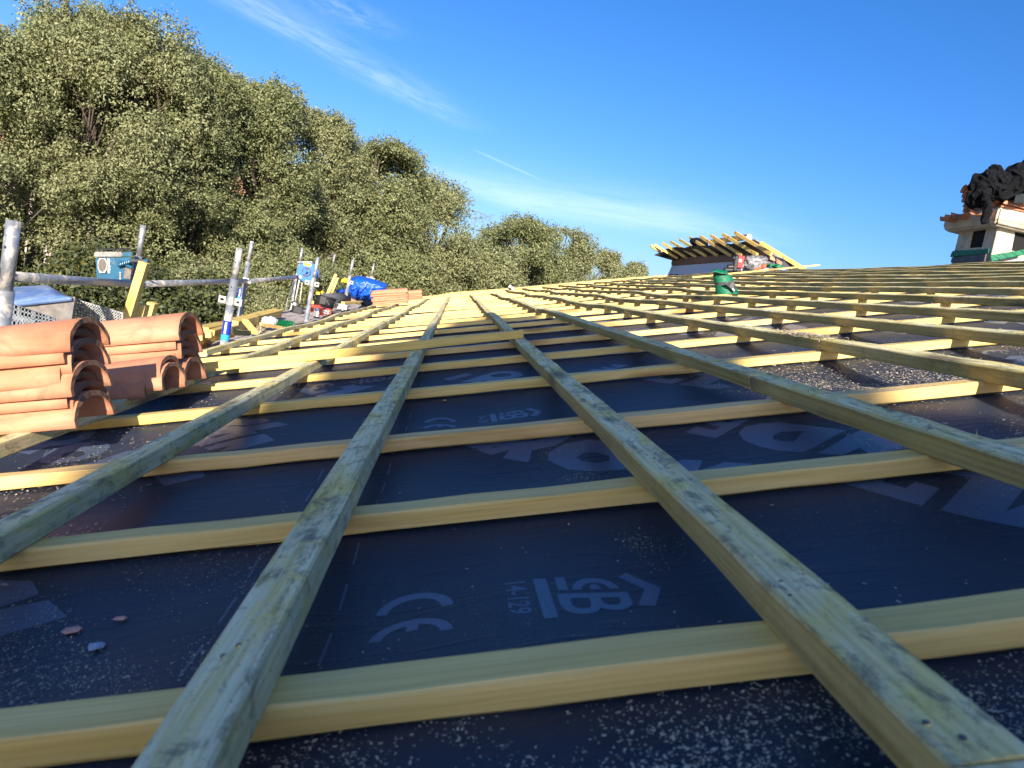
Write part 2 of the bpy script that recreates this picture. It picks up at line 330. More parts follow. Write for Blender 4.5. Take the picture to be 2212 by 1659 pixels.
def np_mesh(name, V, F):
    me = bpy.data.meshes.new(name); n, k = F.shape
    me.vertices.add(len(V)); me.vertices.foreach_set('co', V.astype(np.float32).ravel())
    me.loops.add(n * k); me.loops.foreach_set('vertex_index', F.astype(np.int32).ravel())
    me.polygons.add(n); me.polygons.foreach_set('loop_start', np.arange(0, n * k, k, dtype=np.int32)); me.update(calc_edges=True); return me
def blob(bm, c, r, sub=3, amp=0.2, seed=0, freq=3.0):
    rr = bmesh.ops.create_icosphere(bm, subdivisions=sub, radius=1.0); c = Vector(c)
    from mathutils import noise as mn
    for v in rr['verts']:
        p = v.co.normalized(); k = 1 + amp * mn.fractal(p * freq + Vector((seed * 7.3, seed * 1.7, seed)), 1.0, 2.0, 4)
        v.co = c + Vector((p.x * r[0], p.y * r[1], p.z * r[2])) * k
from mathutils import noise as MN

# ================================================================ HOUSE ROOF (frame: x up the slope, y along the eave, z off the slope)
WAVE = lambda x, y: 0.0 if y < 2.5 else (min(1, (y - 2.5) / 3)) * (0.007 * math.sin(1.9 * y + 0.6 * x) + 0.004 * math.sin(3.3 * y - 1.3 * x + 1) + 0.002 * math.sin(5.7 * y + 2.1 * x))
house = thing('house', RW(0, 0, 0)); tag(house, 'house roof being re-covered, battens nailed over black underlay up to a ridge', 'house')
W4 = W3.to_4x4()
CBY = [-0.62, -0.1, 0.264, 0.417, 0.783, 1.173, 1.719, 2.261, 2.776, 3.382, 3.855, 4.383, 5.0]
while CBY[-1] < 15.2: CBY.append(CBY[-1] + random.choice([0.50, 0.53, 0.56]))
CBY += [CBY[-1] + 0.42, CBY[-1] + 0.85, 17.25, 17.62]
CBX0, CBX1 = -1.34, 4.62; CT, CBOT = -0.0285, -0.050
LEFT = {}
def memz(x, y):
    """underlay height: tight over each rafter line, slack between"""
    k = np.searchsorted(CBY_a, y) - 1; k = np.clip(k, 0, len(CBY_a) - 2)
    t = (y - CBY_a[k]) / (CBY_a[k + 1] - CBY_a[k]); t = np.clip(t, 0, 1)
    sag = np.minimum(0.026, 0.05 * (CBY_a[k + 1] - CBY_a[k])) * np.sin(np.pi * t) ** 0.7
    z = CBOT + 0.0005 - sag + 0.004 * np.sin(7 * x + 3 * y) * np.sin(np.pi * t) + 0.003 * np.sin(17 * x - 9 * y + 2 * np.sin(5 * x)) * np.sin(np.pi * t)
    z = z + 0.0035 * np.sin(31 * x + 11 * y + 3 * np.sin(4 * y)) * np.sin(np.pi * t) * np.exp(-((x - 0.45) % 1.4 - 0.2) ** 2 * 12)
    # curling free edge over the gutter
    e = np.clip((-1.42 - x) / 0.2, 0, 1)
    z = z - 0.05 * e ** 2 + e * (0.10 * np.exp(-((y - 9.2) / 0.55) ** 2) + 0.17 * np.exp(-((y - 12.6) / 0.8) ** 2) + 0.05 * np.exp(-((y - 6.9) / 0.6) ** 2) + 0.008 * np.sin(4 * y))
    return z
CBY_a = np.array([-3.5] + [c + 0.019 for c in CBY] + [18.4])
def wavev(x, y):
    a = np.clip((y - 2.5) / 3, 0, 1); return a * (0.007 * np.sin(1.9 * y + 0.6 * x) + 0.004 * np.sin(3.3 * y - 1.3 * x + 1) + 0.002 * np.sin(5.7 * y + 2.1 * x))
def MZ(x, y): return memz(x, y) + wavev(x, y)

xs = np.concatenate([np.arange(-1.60, 1.4, 0.03), np.arange(1.4, 4.66, 0.09)])
ys = np.concatenate([np.arange(-3.4, -0.2, 0.1), np.arange(-0.2, 4, 0.026), np.arange(4, 18.06, 0.07)])
X, Y = np.meshgrid(xs, ys); V = np.stack([X, Y, MZ(X, Y)], -1).reshape(-1, 3)
nx, ny = len(xs), len(ys); ZM = MZ(X, Y); idx = np.arange(nx * ny).reshape(ny, nx)
F = np.stack([idx[:-1, :-1], idx[:-1, 1:], idx[1:, 1:], idx[1:, :-1]], -1).reshape(-1, 4)
me = np_mesh('roofing_underlay', V, F); underlay = link('roofing_underlay', me, MM, house, W4, True)

def strip(name, x0, x1, y0, y1, z0, z1, along, mat, parent, seed=0, taper=0.0):
    """a sawn batten: chamfered section swept along its length, with small warps; origin at its start"""
    L = (x1 - x0) if along == 'x' else (y1 - y0); n = max(2, int(L / 0.09)); c = 0.0022
    w = (y1 - y0) if along == 'x' else (x1 - x0); h = z1 - z0
    pr = [(-w / 2 + c, 0), (w / 2 - c, 0), (w / 2, c), (w / 2, h - c), (w / 2 - c, h), (-w / 2 + c, h), (-w / 2, h - c), (-w / 2, c)]
    bm = bmesh.new(); rings = []; cx, cy = (x0, (y0 + y1) / 2) if along == 'x' else ((x0 + x1) / 2, y0)
    rs = random.Random(seed * 13 + 5)
    for i in range(n + 1):
        s = L * i / n; px, py = (cx + s, cy) if along == 'x' else (cx, cy + s)
        wz = WAVE(px, py); lat = (0.0035 * math.sin(s * 0.9 + seed) + 0.0014 * math.sin(s * 3.7 + 2 * seed)) if py > 1.5 or along == 'y' else 0.0
        ring = []
        for (a, b) in pr:
            e = rs.uniform(-0.0009, 0.0009); ring.append(bm.verts.new((s, a + lat + e, b + wz + e) if along == 'x' else (a + lat * 0.6 + e, s, b + wz + e)))
        rings.append(ring)
    flip = along == 'y'
    for i in range(n):
        for j in range(8):
            q = (rings[i][j], rings[i][(j + 1) % 8], rings[i + 1][(j + 1) % 8], rings[i + 1][j])
            bm.faces.new(q[::-1])
    bm.faces.new(rings[0]); bm.faces.new(rings[-1][::-1])
    bmesh.ops.recalc_face_normals(bm, faces=bm.faces)
    mats_ = mat
    if along == 'y':
        mats_ = [mat, MNAIL]
        for yb in CBY:
            s = yb + 0.019 - y0
            if 0.01 < s < L - 0.01 and yb < 7:
                for q in (-1, 1):
                    c_ = Vector((rs.uniform(-0.012, 0.012), s + q * rs.uniform(0.002, 0.012), h + WAVE(x0 + w / 2, yb) - 0.0008)); k_ = len(bm.faces)
                    bmesh.ops.create_cone(bm, cap_ends=True, segments=8, radius1=0.0019, radius2=0.0017, depth=0.003, matrix=Matrix.Translation(c_)); bm.faces.ensure_lookup_table()
                    for f_ in bm.faces[k_:]: f_.material_index = 1
    me = bpy.data.meshes.new(name); bm.to_mesh(me); bm.free()
    return link(name, me, mats_, parent, W4 @ Matrix.Translation((cx, cy, z0)))

for i, y in enumerate(CBY):
    x0 = CBX0 + random.uniform(-0.03, 0.03)
    if 3.0 < y: x0 = -1.33 + random.uniform(-0.02, 0.02)
    jx = random.choice([1.42, 2.1, 2.9, 3.3])
    strip('counter_batten', x0, CBX1, y, y + 0.038, CBOT, CT, 'x', MF, house, i)
# flat boards nailed along the far verge, packed side by side
for k, (a, b) in enumerate(((15.9, 16.28), (16.33, 16.72), (16.78, 17.15))):
    strip('verge_board', CBX0 + 0.1 * k, CBX1, a, b, CT + 0.001, CT + 0.02, 'x', MF, house, 60 + k)

BX = {'L3': -0.883, 'L2': -0.526, 'L1': -0.178, 'R1': 0.184, 'R2': 0.525, 'R3': 0.884, 'R4': 1.222, 'R5': 1.566, 'R6': 1.916, 'R7': 2.262, 'R8': 2.6, 'R9': 2.93, 'R10': 3.24, 'R11': 3.57, 'R12': 3.9, 'R13': 4.23, 'R14': 4.53}
CUT = {'L3': [-0.4, 10.35], 'L2': [-1.2, 12.45], 'L1': [-1.1, 12.3], 'R1': [-2.6, 0.262, 4.95, 12.3], 'R2': [-2.5, 1.30, 5.02, 12.05], 'R3': [-2.5, 1.745, 5.03, 9.0, 13.8], 'R4': [-2.5, 1.19, 5.01, 9.0, 13.86], 'R5': [-2.5, 3.4, 7.6, 13.6]}
BAT = []
for i, (k, x) in enumerate(BX.items()):
    cuts = CUT.get(k, [-2.5, 1.73 + (i % 3) * 0.55, 5.6 + (i % 2), 9.9, 13.9])
    for a, b in zip(cuts[:-1], cuts[1:]):
        o = strip('batten', x, x + 0.040, a + 0.0015, b - 0.0015, CT + 0.0005, 0.0, 'y', MO, house, i * 7 + int(a * 3))
        BAT.append(o)
BAT.append(strip('batten', -1.240, -1.200, 3.50, 11.05, CT + 0.0005, 0.0, 'y', MO, house, 99))

# ---- printing on the underlay
def cut_flat(polys_mesh_bm):
    """grid-cut a flat bmesh (roof xy) and drape it 0.8 mm above the underlay"""
    bm = polys_mesh_bm
    vs = [v.co for v in bm.verts]
    if not vs: return bm
    x0, x1 = min(v.x for v in vs), max(v.x for v in vs); y0, y1 = min(v.y for v in vs), max(v.y for v in vs)
    for gx in xs[(xs > x0) & (xs < x1)]: bmesh.ops.bisect_plane(bm, geom=bm.verts[:] + bm.edges[:] + bm.faces[:], plane_co=(float(gx), 0, 0), plane_no=(1, 0, 0))
    for gy in ys[(ys > y0) & (ys < y1)]: bmesh.ops.bisect_plane(bm, geom=bm.verts[:] + bm.edges[:] + bm.faces[:], plane_co=(0, float(gy), 0), plane_no=(0, 1, 0))
    return bm
def drape(bm, dz=0.0002):
    for v in bm.verts:
        dz = 0.00022 + 0.0003 * max(0.0, v.co.y - 1.2)
        i = min(max(int(np.searchsorted(xs, v.co.x)) - 1, 0), nx - 2); j = min(max(int(np.searchsorted(ys, v.co.y)) - 1, 0), ny - 2)
        a = (v.co.x - xs[i]) / (xs[i + 1] - xs[i]); b = (v.co.y - ys[j]) / (ys[j + 1] - ys[j])
        v.co.z = float((ZM[j, i] * (1 - a) + ZM[j, i + 1] * a) * (1 - b) + (ZM[j + 1, i] * (1 - a) + ZM[j + 1, i + 1] * a) * b) + dz
def poly(bm, pts, holes=()):
    from mathutils.geometry import tessellate_polygon
    loops = [[Vector((x, y, 0)) for x, y in pts]] + [[Vector((x, y, 0)) for x, y in h] for h in holes]
    flat = [p for l in loops for p in l]; vs = [bm.verts.new(p) for p in flat]
    for t in tessellate_polygon(loops):
        a, b, c = (vs[i] for i in t)
        n = (b.co - a.co).cross(c.co - a.co)
        if abs(n.z) < 1e-9: continue
        bm.faces.new((a, b, c) if n.z > 0 else (a, c, b))
def text_flat(bm, s, org, h, down=True, sx=1.0):
    """text that reads towards the camera (-y) with its tops to +x; h = letter height"""
    cu = bpy.data.curves.new('t', 'FONT'); cu.body = s; cu.size = 1.0; cu.resolution_u = 6; cu.offset = 0.012
    o = bpy.data.objects.new('t', cu); COL.objects.link(o)
    bpy.context.view_layer.update(); me = bpy.data.meshes.new_from_object(o.evaluated_get(bpy.context.evaluated_depsgraph_get()))
    b2 = bmesh.new(); b2.from_mesh(me)
    k = h / 0.70
    for v in b2.verts: x, y = v.co.x, v.co.y; v.co = Vector((org[0] + y * k, org[1] - x * k * sx, 0))
    tmp = bpy.data.meshes.new('t2'); b2.to_mesh(tmp); bm.from_mesh(tmp); b2.free(); bpy.data.meshes.remove(tmp); bpy.data.objects.remove(o); bpy.data.curves.remove(cu); bpy.data.meshes.remove(me)
def arc_band(cx, cy, r0, r1, a0, a1, n=18, ky=1.0):
    A = [(cx + r1 * math.cos(a), cy + ky * r1 * math.sin(a)) for a in np.linspace(a0, a1, n)]
    return A + [(cx + r0 * math.cos(a), cy + ky * r0 * math.sin(a)) for a in np.linspace(a1, a0, n)]
BIG = [
 ([(0.593, 1.049), (0.489, 0.979), (0.512, 0.95), (0.545, 0.966), (0.538, 0.925), (0.585, 0.93), (0.63, 0.985)], ()),
 ([(0.577, 1.059), (0.477, 0.996), (0.45, 1.018), (0.434, 1.050), (0.425, 1.090), (0.432, 1.125), (0.450, 1.147), (0.478, 1.154), (0.510, 1.148), (0.545, 1.11)], [[(0.524, 1.091), (0.489, 1.052), (0.475, 1.064), (0.469, 1.080), (0.478, 1.098), (0.496, 1.106)]]),
 ([(0.493, 1.192), (0.388, 1.113), (0.352, 1.150), (0.376, 1.168), (0.398, 1.146), (0.413, 1.157), (0.394, 1.178), (0.412, 1.190), (0.432, 1.170), (0.449, 1.182), (0.430, 1.205), (0.452, 1.222)], ()),
 ([(0.312, 1.038), (0.336, 1.023), (0.313, 0.975), (0.362, 1.002), (0.390, 0.971), (0.335, 0.932), (0.262, 0.932), (0.250, 0.96), (0.285, 1.02)], ()),
 ([(0.376, 0.937), (0.404, 0.956), (0.440, 0.930), (0.40, 0.902)], ()),
 ([(0.115, 1.092), (0.120, 1.125), (0.150, 1.153), (0.190, 1.158), (0.225, 1.14), (0.250, 1.10), (0.246, 1.05), (0.214, 1.008), (0.174, 1.004), (0.138, 1.030)], [[(0.158, 1.085), (0.172, 1.102), (0.192, 1.098), (0.208, 1.075), (0.203, 1.053), (0.182, 1.047), (0.166, 1.060)]]),
 ([(-0.016, 1.186), (0.022, 1.210), (0.050, 1.232), (0.090, 1.262), (0.140, 1.255), (0.165, 1.225), (0.168, 1.18), (0.135, 1.150), (0.095, 1.140), (0.084, 1.093), (0.045, 1.119), (0.060, 1.150), (0.028, 1.134)], [[(0.078, 1.185), (0.070, 1.215), (0.105, 1.232), (0.132, 1.220), (0.134, 1.192), (0.105, 1.176)]]),
 ([(-0.07, 1.25), (-0.05, 1.222), (0.02, 1.262), (0.0, 1.29)], ()),
 ([(0.413, 0.806), (0.478, 0.725), (0.520, 0.757), (0.505, 0.778), (0.486, 0.766), (0.470, 0.786), (0.488, 0.800), (0.472, 0.822), (0.452, 0.808), (0.444, 0.820)], ()),
 ([(0.548, 0.79), (0.586, 0.816), (0.610, 0.79), (0.575, 0.765)], ()),
 ([(0.604, 0.799), (0.490, 0.712), (0.545, 0.640), (0.600, 0.66), (0.585, 0.70), (0.547, 0.690), (0.66, 0.78)], ()),
]
LOGO = [
 (arc_band(-0.064, 0.606, 0.024, 0.0345, 0.06, math.pi - 0.06, 20, 1.12), ()),
 (arc_band(-0.064, 0.556, 0.024, 0.0345, 0.06, math.pi - 0.06, 20, 1.0), ()),
 ([(-0.069, 0.568), (-0.059, 0.568), (-0.059, 0.583), (-0.069, 0.583)], ()),
 ([(0.044, 0.638), (0.056, 0.637), (0.057, 0.558), (0.045, 0.557)], ()),
 ([(0.064, 0.638), (0.073, 0.638), (0.073, 0.611), (0.064, 0.611)], ()),
 ([(0.124, 0.636), (0.133, 0.645), (0.156, 0.607), (0.141, 0.570), (0.127, 0.574), (0.141, 0.607)], ()),
 (arc_band(0.098, 0.611, 0.0125, 0.021, 0.0, math.pi, 16, 1.15), ()),
 (arc_band(0.098, 0.611, 0.000, 0.005, 0.0, math.pi, 8, 2.4), ()),
]
def print_set(dx, dy, logo=True, big=True, near=True):
    bm = bmesh.new()
    if logo:
        for p, h in LOGO: poly(bm, p, h)
        text_flat(bm, '14-129', (0.018, 0.640), 0.019, sx=0.93)
        b3 = bmesh.new(); text_flat(b3, 'B', (0.063, 0.609), 0.062, sx=0.95)
        t = bpy.data.meshes.new('x'); b3.to_mesh(t); bm.from_mesh(t); b3.free(); bpy.data.meshes.remove(t)
    if big:
        for p, h in BIG: poly(bm, p, h)
    bmesh.ops.translate(bm, verts=bm.verts, vec=(dx, dy, 0)); return bm
def add_print(bm, name='printed_lettering'):
    cut_flat(bm); drape(bm); me = bpy.data.meshes.new(name); bm.to_mesh(me); bm.free(); PRINTS.append(me)
PER = 0.93; PRINTS = []
for k in range(0, 6):
    add_print(print_set(0, k * PER, True, True), 'printed_lettering')
for (dx, dy) in ((-0.372, 1.66), (0.70, 0.80), (0.70, 1.73), (0.70, 2.66), (1.35, 1.1), (1.35, 2.03), (2.0, 2.3), (1.35, 2.96), (-1.03, 0.50), (-0.93, 1.40), (-0.93, 2.41), (0.70, 3.59)):
    add_print(print_set(dx, dy, dx != -0.93, dx != -0.372), 'printed_lettering')
bm = bmesh.new()
for xx in (-0.1335, -0.239, 0.98):
    y = -0.3 if xx < 0 else 1.0
    while y < 6:
        poly(bm, [(xx, y), (xx + 0.0022, y), (xx + 0.0022, y + 0.052), (xx, y + 0.052)]); y += 0.0925 if y < 1.4 else 0.13
for dy in (0, 0.93, 1.86):
    for p_ in ([(-0.62, 0.80), (-0.475, 0.765), (-0.453, 0.737), (-0.481, 0.72), (-0.60, 0.735)], [(-0.60, 0.690), (-0.437, 0.723), (-0.401, 0.688), (-0.448, 0.664), (-0.60, 0.640)]): poly(bm, [(x, y + dy) for x, y in p_])
add_print(bm, 'printed_dashes')
b_all = bmesh.new(); b_all.from_mesh(underlay.data)
for m_ in PRINTS:
    k_ = len(b_all.faces); b_all.from_mesh(m_); b_all.faces.ensure_lookup_table()
    for f in b_all.faces[k_:]: f.material_index = 1; f.smooth = True
b_all.to_mesh(underlay.data); b_all.free(); underlay.data.materials.append(MPRINT)

# ---- sawdust: loose chips lying on the underlay (one uncountable mass)
def chips(n, fx, smin, smax, name):
    P, S = [], []
    while len(P) < n:
        c = fx(n)
        P += [tuple(q) for q in c]
    P = np.array(P[:n])
    if P.shape[1] == 2 and n > 5000:
        pv_ = np.sin(P[:, 0] * 23 + 2 * np.sin(P[:, 1] * 9)) + np.sin(P[:, 1] * 31 - 4 * np.sin(P[:, 0] * 7)) + 0.8 * np.sin(P[:, 0] * 71 + P[:, 1] * 53)
        P = P[pv_ + rng.normal(0, 0.8, len(P)) > -0.1]; n = len(P)
    x, y = P[:, 0], P[:, 1]; z = MZ(x, y) + 0.0022 if P.shape[1] == 2 else P[:, 2]
    a = rng.uniform(0, math.pi, n); L = rng.uniform(smin, smax, n) * rng.choice([1, 1, 1, 1.8], n); Wd = L * rng.uniform(0.35, 0.8, n)
    tx = rng.uniform(-0.5, 0.5, n); ca, sa = np.cos(a), np.sin(a); V = []
    for (u, v) in ((-1, -1), (1, -0.6), (0.8, 1), (-1, 0.7)):
        V.append(np.stack([x + (u * L * ca - v * Wd * sa) / 2, y + (u * L * sa + v * Wd * ca) / 2, z + tx * u * L / 2 * 0.6 + 0.0005], -1))
    V = np.stack(V, 1).reshape(-1, 3); F = np.arange(n * 4).reshape(n, 4)
    return V, F
def clump(cx, cy, sx_, sy_, n): return lambda _: np.stack([rng.normal(cx, sx_, n), rng.normal(cy, sy_, n)], -1)
sets = []
sets.append(chips(9000, lambda n: np.stack([rng.uniform(-1.4, 1.6, n), rng.uniform(0.1, 6.0, n)], -1), 0.0008, 0.0024, ''))
sets.append(chips(20000, lambda n: np.stack([rng.uniform(-0.35, 0.62, n), 0.30 + np.abs(rng.normal(0, 0.07, n))], -1), 0.0006, 0.0019, ''))
sets.append(chips(8000, lambda n: np.stack([rng.uniform(-0.55, -0.20, n), rng.normal(0.58, 0.13, n)], -1), 0.0006, 0.0016, ''))
sets.append(chips(14000, lambda n: np.stack([rng.uniform(0.55, 1.4, n), rng.normal(1.45, 0.42, n)], -1), 0.0012, 0.0032, ''))
sets.append(chips(12000, lambda n: np.stack([rng.uniform(0.9, 3.4, n), rng.normal(2.3, 0.9, n)], -1), 0.0016, 0.0042, ''))
sets.append(chips(9000, lambda n: np.stack([rng.uniform(-1.1, -0.5, n), rng.uniform(0.7, 2.3, n)], -1), 0.0014, 0.0042, ''))
sets.append(chips(6000, lambda n: np.stack([rng.uniform(-1.3, 1.0, n), rng.uniform(2.3, 7, n)], -1), 0.002, 0.005, ''))
for k_, (dn_, xa_, xb_) in {4: (1200, -0.2, 0.6), 5: (1500, 0.3, 1.2), 6: (2500, 0.6, 1.8), 7: (2500, 0.7, 2.4), 8: (2000, 0.8, 2.6), 3: (1500, -0.5, 0.5)}.items():
    sets.append(chips(dn_, lambda n, k_=k_, xa_=xa_, xb_=xb_: np.stack([rng.uniform(xa_, xb_, n), CBY[k_] + 0.040 + np.abs(rng.normal(0, 0.012, n))], -1), 0.0008, 0.0024, ''))
for (cx, cy, r, n) in ((0.160, 0.705, 0.013, 170), (0.150, 0.975, 0.02, 300), (0.13, 1.12, 0.022, 250), (0.175, 0.68, 0.02, 60), (1.02, 1.50, 0.10, 2500), (0.75, 1.62, 0.09, 1800)):
    sets.append(chips(n, clump(cx, cy, r, r * 1.2, n), 0.0006 if cx < 0.5 else 0.0016, 0.0017 if cx < 0.5 else 0.0045, ''))
# dust lying on the batten tops and counter battens
V2, F2 = chips(2600, lambda n: np.stack([rng.uniform(-0.2, 0.9, n), rng.uniform(0, 1, n)], -1), 0.0015, 0.004, '')
def on_tops(n):
    k = rng.choice(len(BX), n, p=np.array([0.02, 0.02, 0.02, 0.05, 0.1] + [0.79 / (len(BX) - 5)] * (len(BX) - 5))); xv = np.array(list(BX.values()))
    x = xv[k] + rng.uniform(0.002, 0.038, n); y = rng.uniform(0.4, 6, n); return np.stack([x, y, wavev(x, y) + 0.0015], -1)
def on_cb(n):
    k = rng.integers(3, 14, n); y = np.array(CBY)[k] + rng.uniform(0.002, 0.036, n); x = rng.uniform(0.5, 3, n)
    return np.stack([x, y, CT + wavev(x, y) + 0.0015], -1)
sets.append(chips(3000, on_tops, 0.0015, 0.005, '')); sets.append(chips(4500, on_cb, 0.0015, 0.0045, ''))
sets.append(chips(700, lambda n: np.stack([x := rng.normal(0.905, 0.012, n), y := rng.normal(1.86, 0.07, n), wavev(x, y) + rng.uniform(0.001, 0.006, n)], -1), 0.003, 0.008, ''))
Vs, Fs, o_ = [], [], 0
for v, f in sets: Vs.append(v); Fs.append(f + o_); o_ += len(v)
MSD = plain('pale_sawdust', (0.52, 0.44, 0.31), 0.9)
sd = link('sawdust', np_mesh('sawdust', np.concatenate(Vs), np.concatenate(Fs)), MSD, None, W4)
tag(sd, 'pale sawdust and wood chips scattered over the black underlay between the battens', 'sawdust', kind='stuff')

# splinters and whiskers standing off the batten edges
bm = bmesh.new()
for i in range(420):
    k = random.choice(['R2', 'R2', 'R3', 'R3', 'R4', 'R5', 'R6', 'R7']) if i < 300 else 'L4'
    x = (BX[k] + random.uniform(0, 0.04)) if k != 'L4' else -1.22 + random.uniform(-0.02, 0.02); y = random.uniform(0.5, 4.5) if k != 'L4' else random.uniform(4.5, 7.5)
    p = Vector((x, y, WAVE(x, y) + 0.0005)); d = Vector((random.gauss(0, 1), random.gauss(0, 1), random.uniform(0.1, 0.9))).normalized() * random.uniform(0.004, 0.014)
    s = d.cross(Vector((0, 0, 1))).normalized() * 0.0005
    a = [bm.verts.new(p - s), bm.verts.new(p + s), bm.verts.new(p + d * 0.6 + s * 0.7 + Vector((0, 0, 0.001))), bm.verts.new(p + d)]; bm.faces.new((a[0], a[1], a[2])); bm.faces.new((a[0], a[2], a[3]))
me = bpy.data.meshes.new('wood_splinters'); bm.to_mesh(me); bm.free()
sp_ = link('wood_splinters', me, plain('splinter', (0.50, 0.40, 0.17), 0.8), None, W4); tag(sp_, 'tiny yellow wood fibres standing off the weathered batten edges', 'splinters', kind='stuff')

# ---- terracotta chips lying on the underlay
MCHIP = simple('terracotta_chip', (0.55, 0.30, 0.24), 0.9, 0, 0.3, 60, 0.4)
MCH2 = simple('grey_chip', (0.32, 0.36, 0.45), 0.8, 0, 0.3, 60, 0.4)
for (px, py, r, lab, mt) in ((150, 1345, 0.010, 'flat pinkish terracotta flake left of the paler flakes on the near underlay', MCHIP), (257, 1323, 0.008, 'small pale flake farthest from the lens among the near underlay crumbs', MCHIP), (205, 1378, 0.012, 'blue-grey flake with orange rim on the near left underlay', MCH2), (1600, 1476, 0.012, 'orange terracotta crumb against the nearest yellow counter batten', simple('orange_crumb', (0.60, 0.20, 0.12), 0.9, 0, 0.3, 60, 0.4)), (475, 795, 0.012, 'thin orange tile flake lying in sun beside the second weathered batten', simple('orange_flake', (0.62, 0.20, 0.12), 0.9, 0, 0.3, 60, 0.4)), (306, 1020, 0.006, 'tiny white flake on shaded underlay between the two left battens', MWH), (962, 870, 0.006, 'small yellow wood sliver on the shaded underlay behind the row with print', MFY)):
    q = AR(px, py, -0.062); q.z = float(MZ(q.x, q.y)) + 0.003
    bm = bmesh.new(); blob(bm, (0, 0, 0), (r * 0.85, r * 0.6, 0.0020), 1, 0.9, px, 1.7)
    bmesh.ops.transform(bm, matrix=Matrix.Translation(W3 @ q) @ W4, verts=bm.verts)
    o = obj('tile_flake' if mt not in (MFY,) else 'wood_sliver', bm, mt); tag(o, lab, 'flake')

# ---- body of the house under the roof
bm = bmesh.new(); q = [RW(-1.46, -4.0, -0.19), RW(4.64, -4.0, -0.19), RW(4.64, 18.0, -0.19), RW(-1.46, 18.0, -0.19)]
sheet(bm, q, 1, 1, 0.04); obj('roof_deck', bm, wood_fresh('deck_boards'), house)
rid = RW(4.64, 0, -0.055)
bm = bmesh.new(); sheet(bm, [(rid.x, -4, rid.z), (rid.x + 6, -4, rid.z - 1.8), (rid.x + 6, 18.0, rid.z - 1.8), (rid.x, 18.0, rid.z)], 8, 12, 0.01, lambda u, v: 0.004 * math.sin(40 * u)); obj('rear_slope', bm, MM, house)
lowx = RW(-1.30, 0, -0.2)
bm = bmesh.new(); box(bm, ((lowx.x + rid.x + 5.7) / 2, 6.9, (-3.6 + lowx.z) / 2 - 0.05), (rid.x + 5.7 - lowx.x, 21.6, 3.55 + lowx.z)); obj('wall', bm, MRW, house)
for yy in (-3.95, 17.72):
    bm = bmesh.new(); vs = [bm.verts.new(p) for p in ((lowx.x, yy, lowx.z - 0.05), (rid.x + 5.7, yy, lowx.z - 0.05), (rid.x, yy, rid.z - 0.2))]
    f = bm.faces.new(vs); e = bmesh.ops.extrude_face_region(bm, geom=[f]); bmesh.ops.translate(bm, vec=(0, 0.2, 0), verts=[v for v in e['geom'] if isinstance(v, bmesh.types.BMVert)]); bmesh.ops.recalc_face_normals(bm, faces=bm.faces)
    obj('gable_wall', bm, MRW, house)

# added unseen block behind the camera, outlined to throw the near battens' shade
def to_plane(x, y, Yp, z=-0.01):
    p = RW(x, y, z); return p + sun_w * ((Yp - p.y) / sun_w.y)
OUT = [(-1.2, 0.3), (-0.9, 0.7), (-0.68, 1.0), (-0.56, 1.4), (-0.48, 1.8), (-0.44, 2.35), (-0.33, 2.8), (-0.22, 3.5), (-0.12, 4.2), (0.03, 4.8), (0.2, 5.05), (0.3, 4.98), (0.44, 4.55), (0.57, 4.1), (0.62, 3.7), (0.62, 2.8), (0.65, 2.2), (0.70, 1.6), (0.72, 1.1), (0.9, 0.8), (1.3, 0.5)]
YC = -6.0
pts = [to_plane(x, y, YC) for x, y in OUT]
rear = bmesh.new(); base = [Vector((pts[0].x, YC, -3.0))] + pts + [Vector((pts[-1].x, YC, -3.0))]
vs = [rear.verts.new(p) for p in base]; f = rear.faces.new(vs); e = bmesh.ops.extrude_face_region(rear, geom=[f])
bmesh.ops.translate(rear, vec=(0, -0.6, 0), verts=[v for v in e['geom'] if isinstance(v, bmesh.types.BMVert)]); bmesh.ops.recalc_face_normals(rear, faces=rear.faces)
obj('added_shade_caster', rear, MRW, house)

# ================================================================ roof tiles
def tile_mesh(name, L=0.46, w0=0.080, w1=0.066, h0=0.062, h1=0.052, th=0.0105, seed=0):
    """half-round canal tile lying along -x from the origin end; hollow side down"""
    bm = bmesh.new(); n, m = 16, 12; rs = random.Random(seed); O, I = [], []
    for i in range(m + 1):
        t = i / m; w = w0 + (w1 - w0) * t; h = h0 + (h1 - h0) * t
        def rg(k):
            return [bm.verts.new((-L * t + (rs.uniform(-0.0012, 0.0012) if i in (0, m) else 0), math.cos(a) * (w - k), math.sin(a) ** 0.85 * (h - k) if 0 < a < math.pi else 0.0)) for a in [math.pi * j / n for j in range(n + 1)]]
        O.append(rg(0)); I.append(rg(th))
    for i in range(m):
        for j in range(n):
            bm.faces.new((O[i][j], O[i][j + 1], O[i + 1][j + 1], O[i + 1][j])); bm.faces.new((I[i][j + 1], I[i][j], I[i + 1][j], I[i + 1][j + 1]))
        bm.faces.new((O[i][0], O[i + 1][0], I[i + 1][0], I[i][0])); bm.faces.new((O[i + 1][n], O[i][n], I[i][n], I[i + 1][n]))
    for j in range(n):
        bm.faces.new((O[0][j + 1], O[0][j], I[0][j], I[0][j + 1])); bm.faces.new((O[m][j], O[m][j + 1], I[m][j + 1], I[m][j]))
    bmesh.ops.recalc_face_normals(bm, faces=bm.faces)
    me = bpy.data.meshes.new(name); bm.to_mesh(me); bm.free(); me.materials.append(MT)
    me.polygons.foreach_set('use_smooth', [abs(p.normal.x) < 0.8 for p in me.polygons]); return me
TM = [tile_mesh('roof_tile', 0.46 + 0.006 * s, seed=s) for s in range(3)]
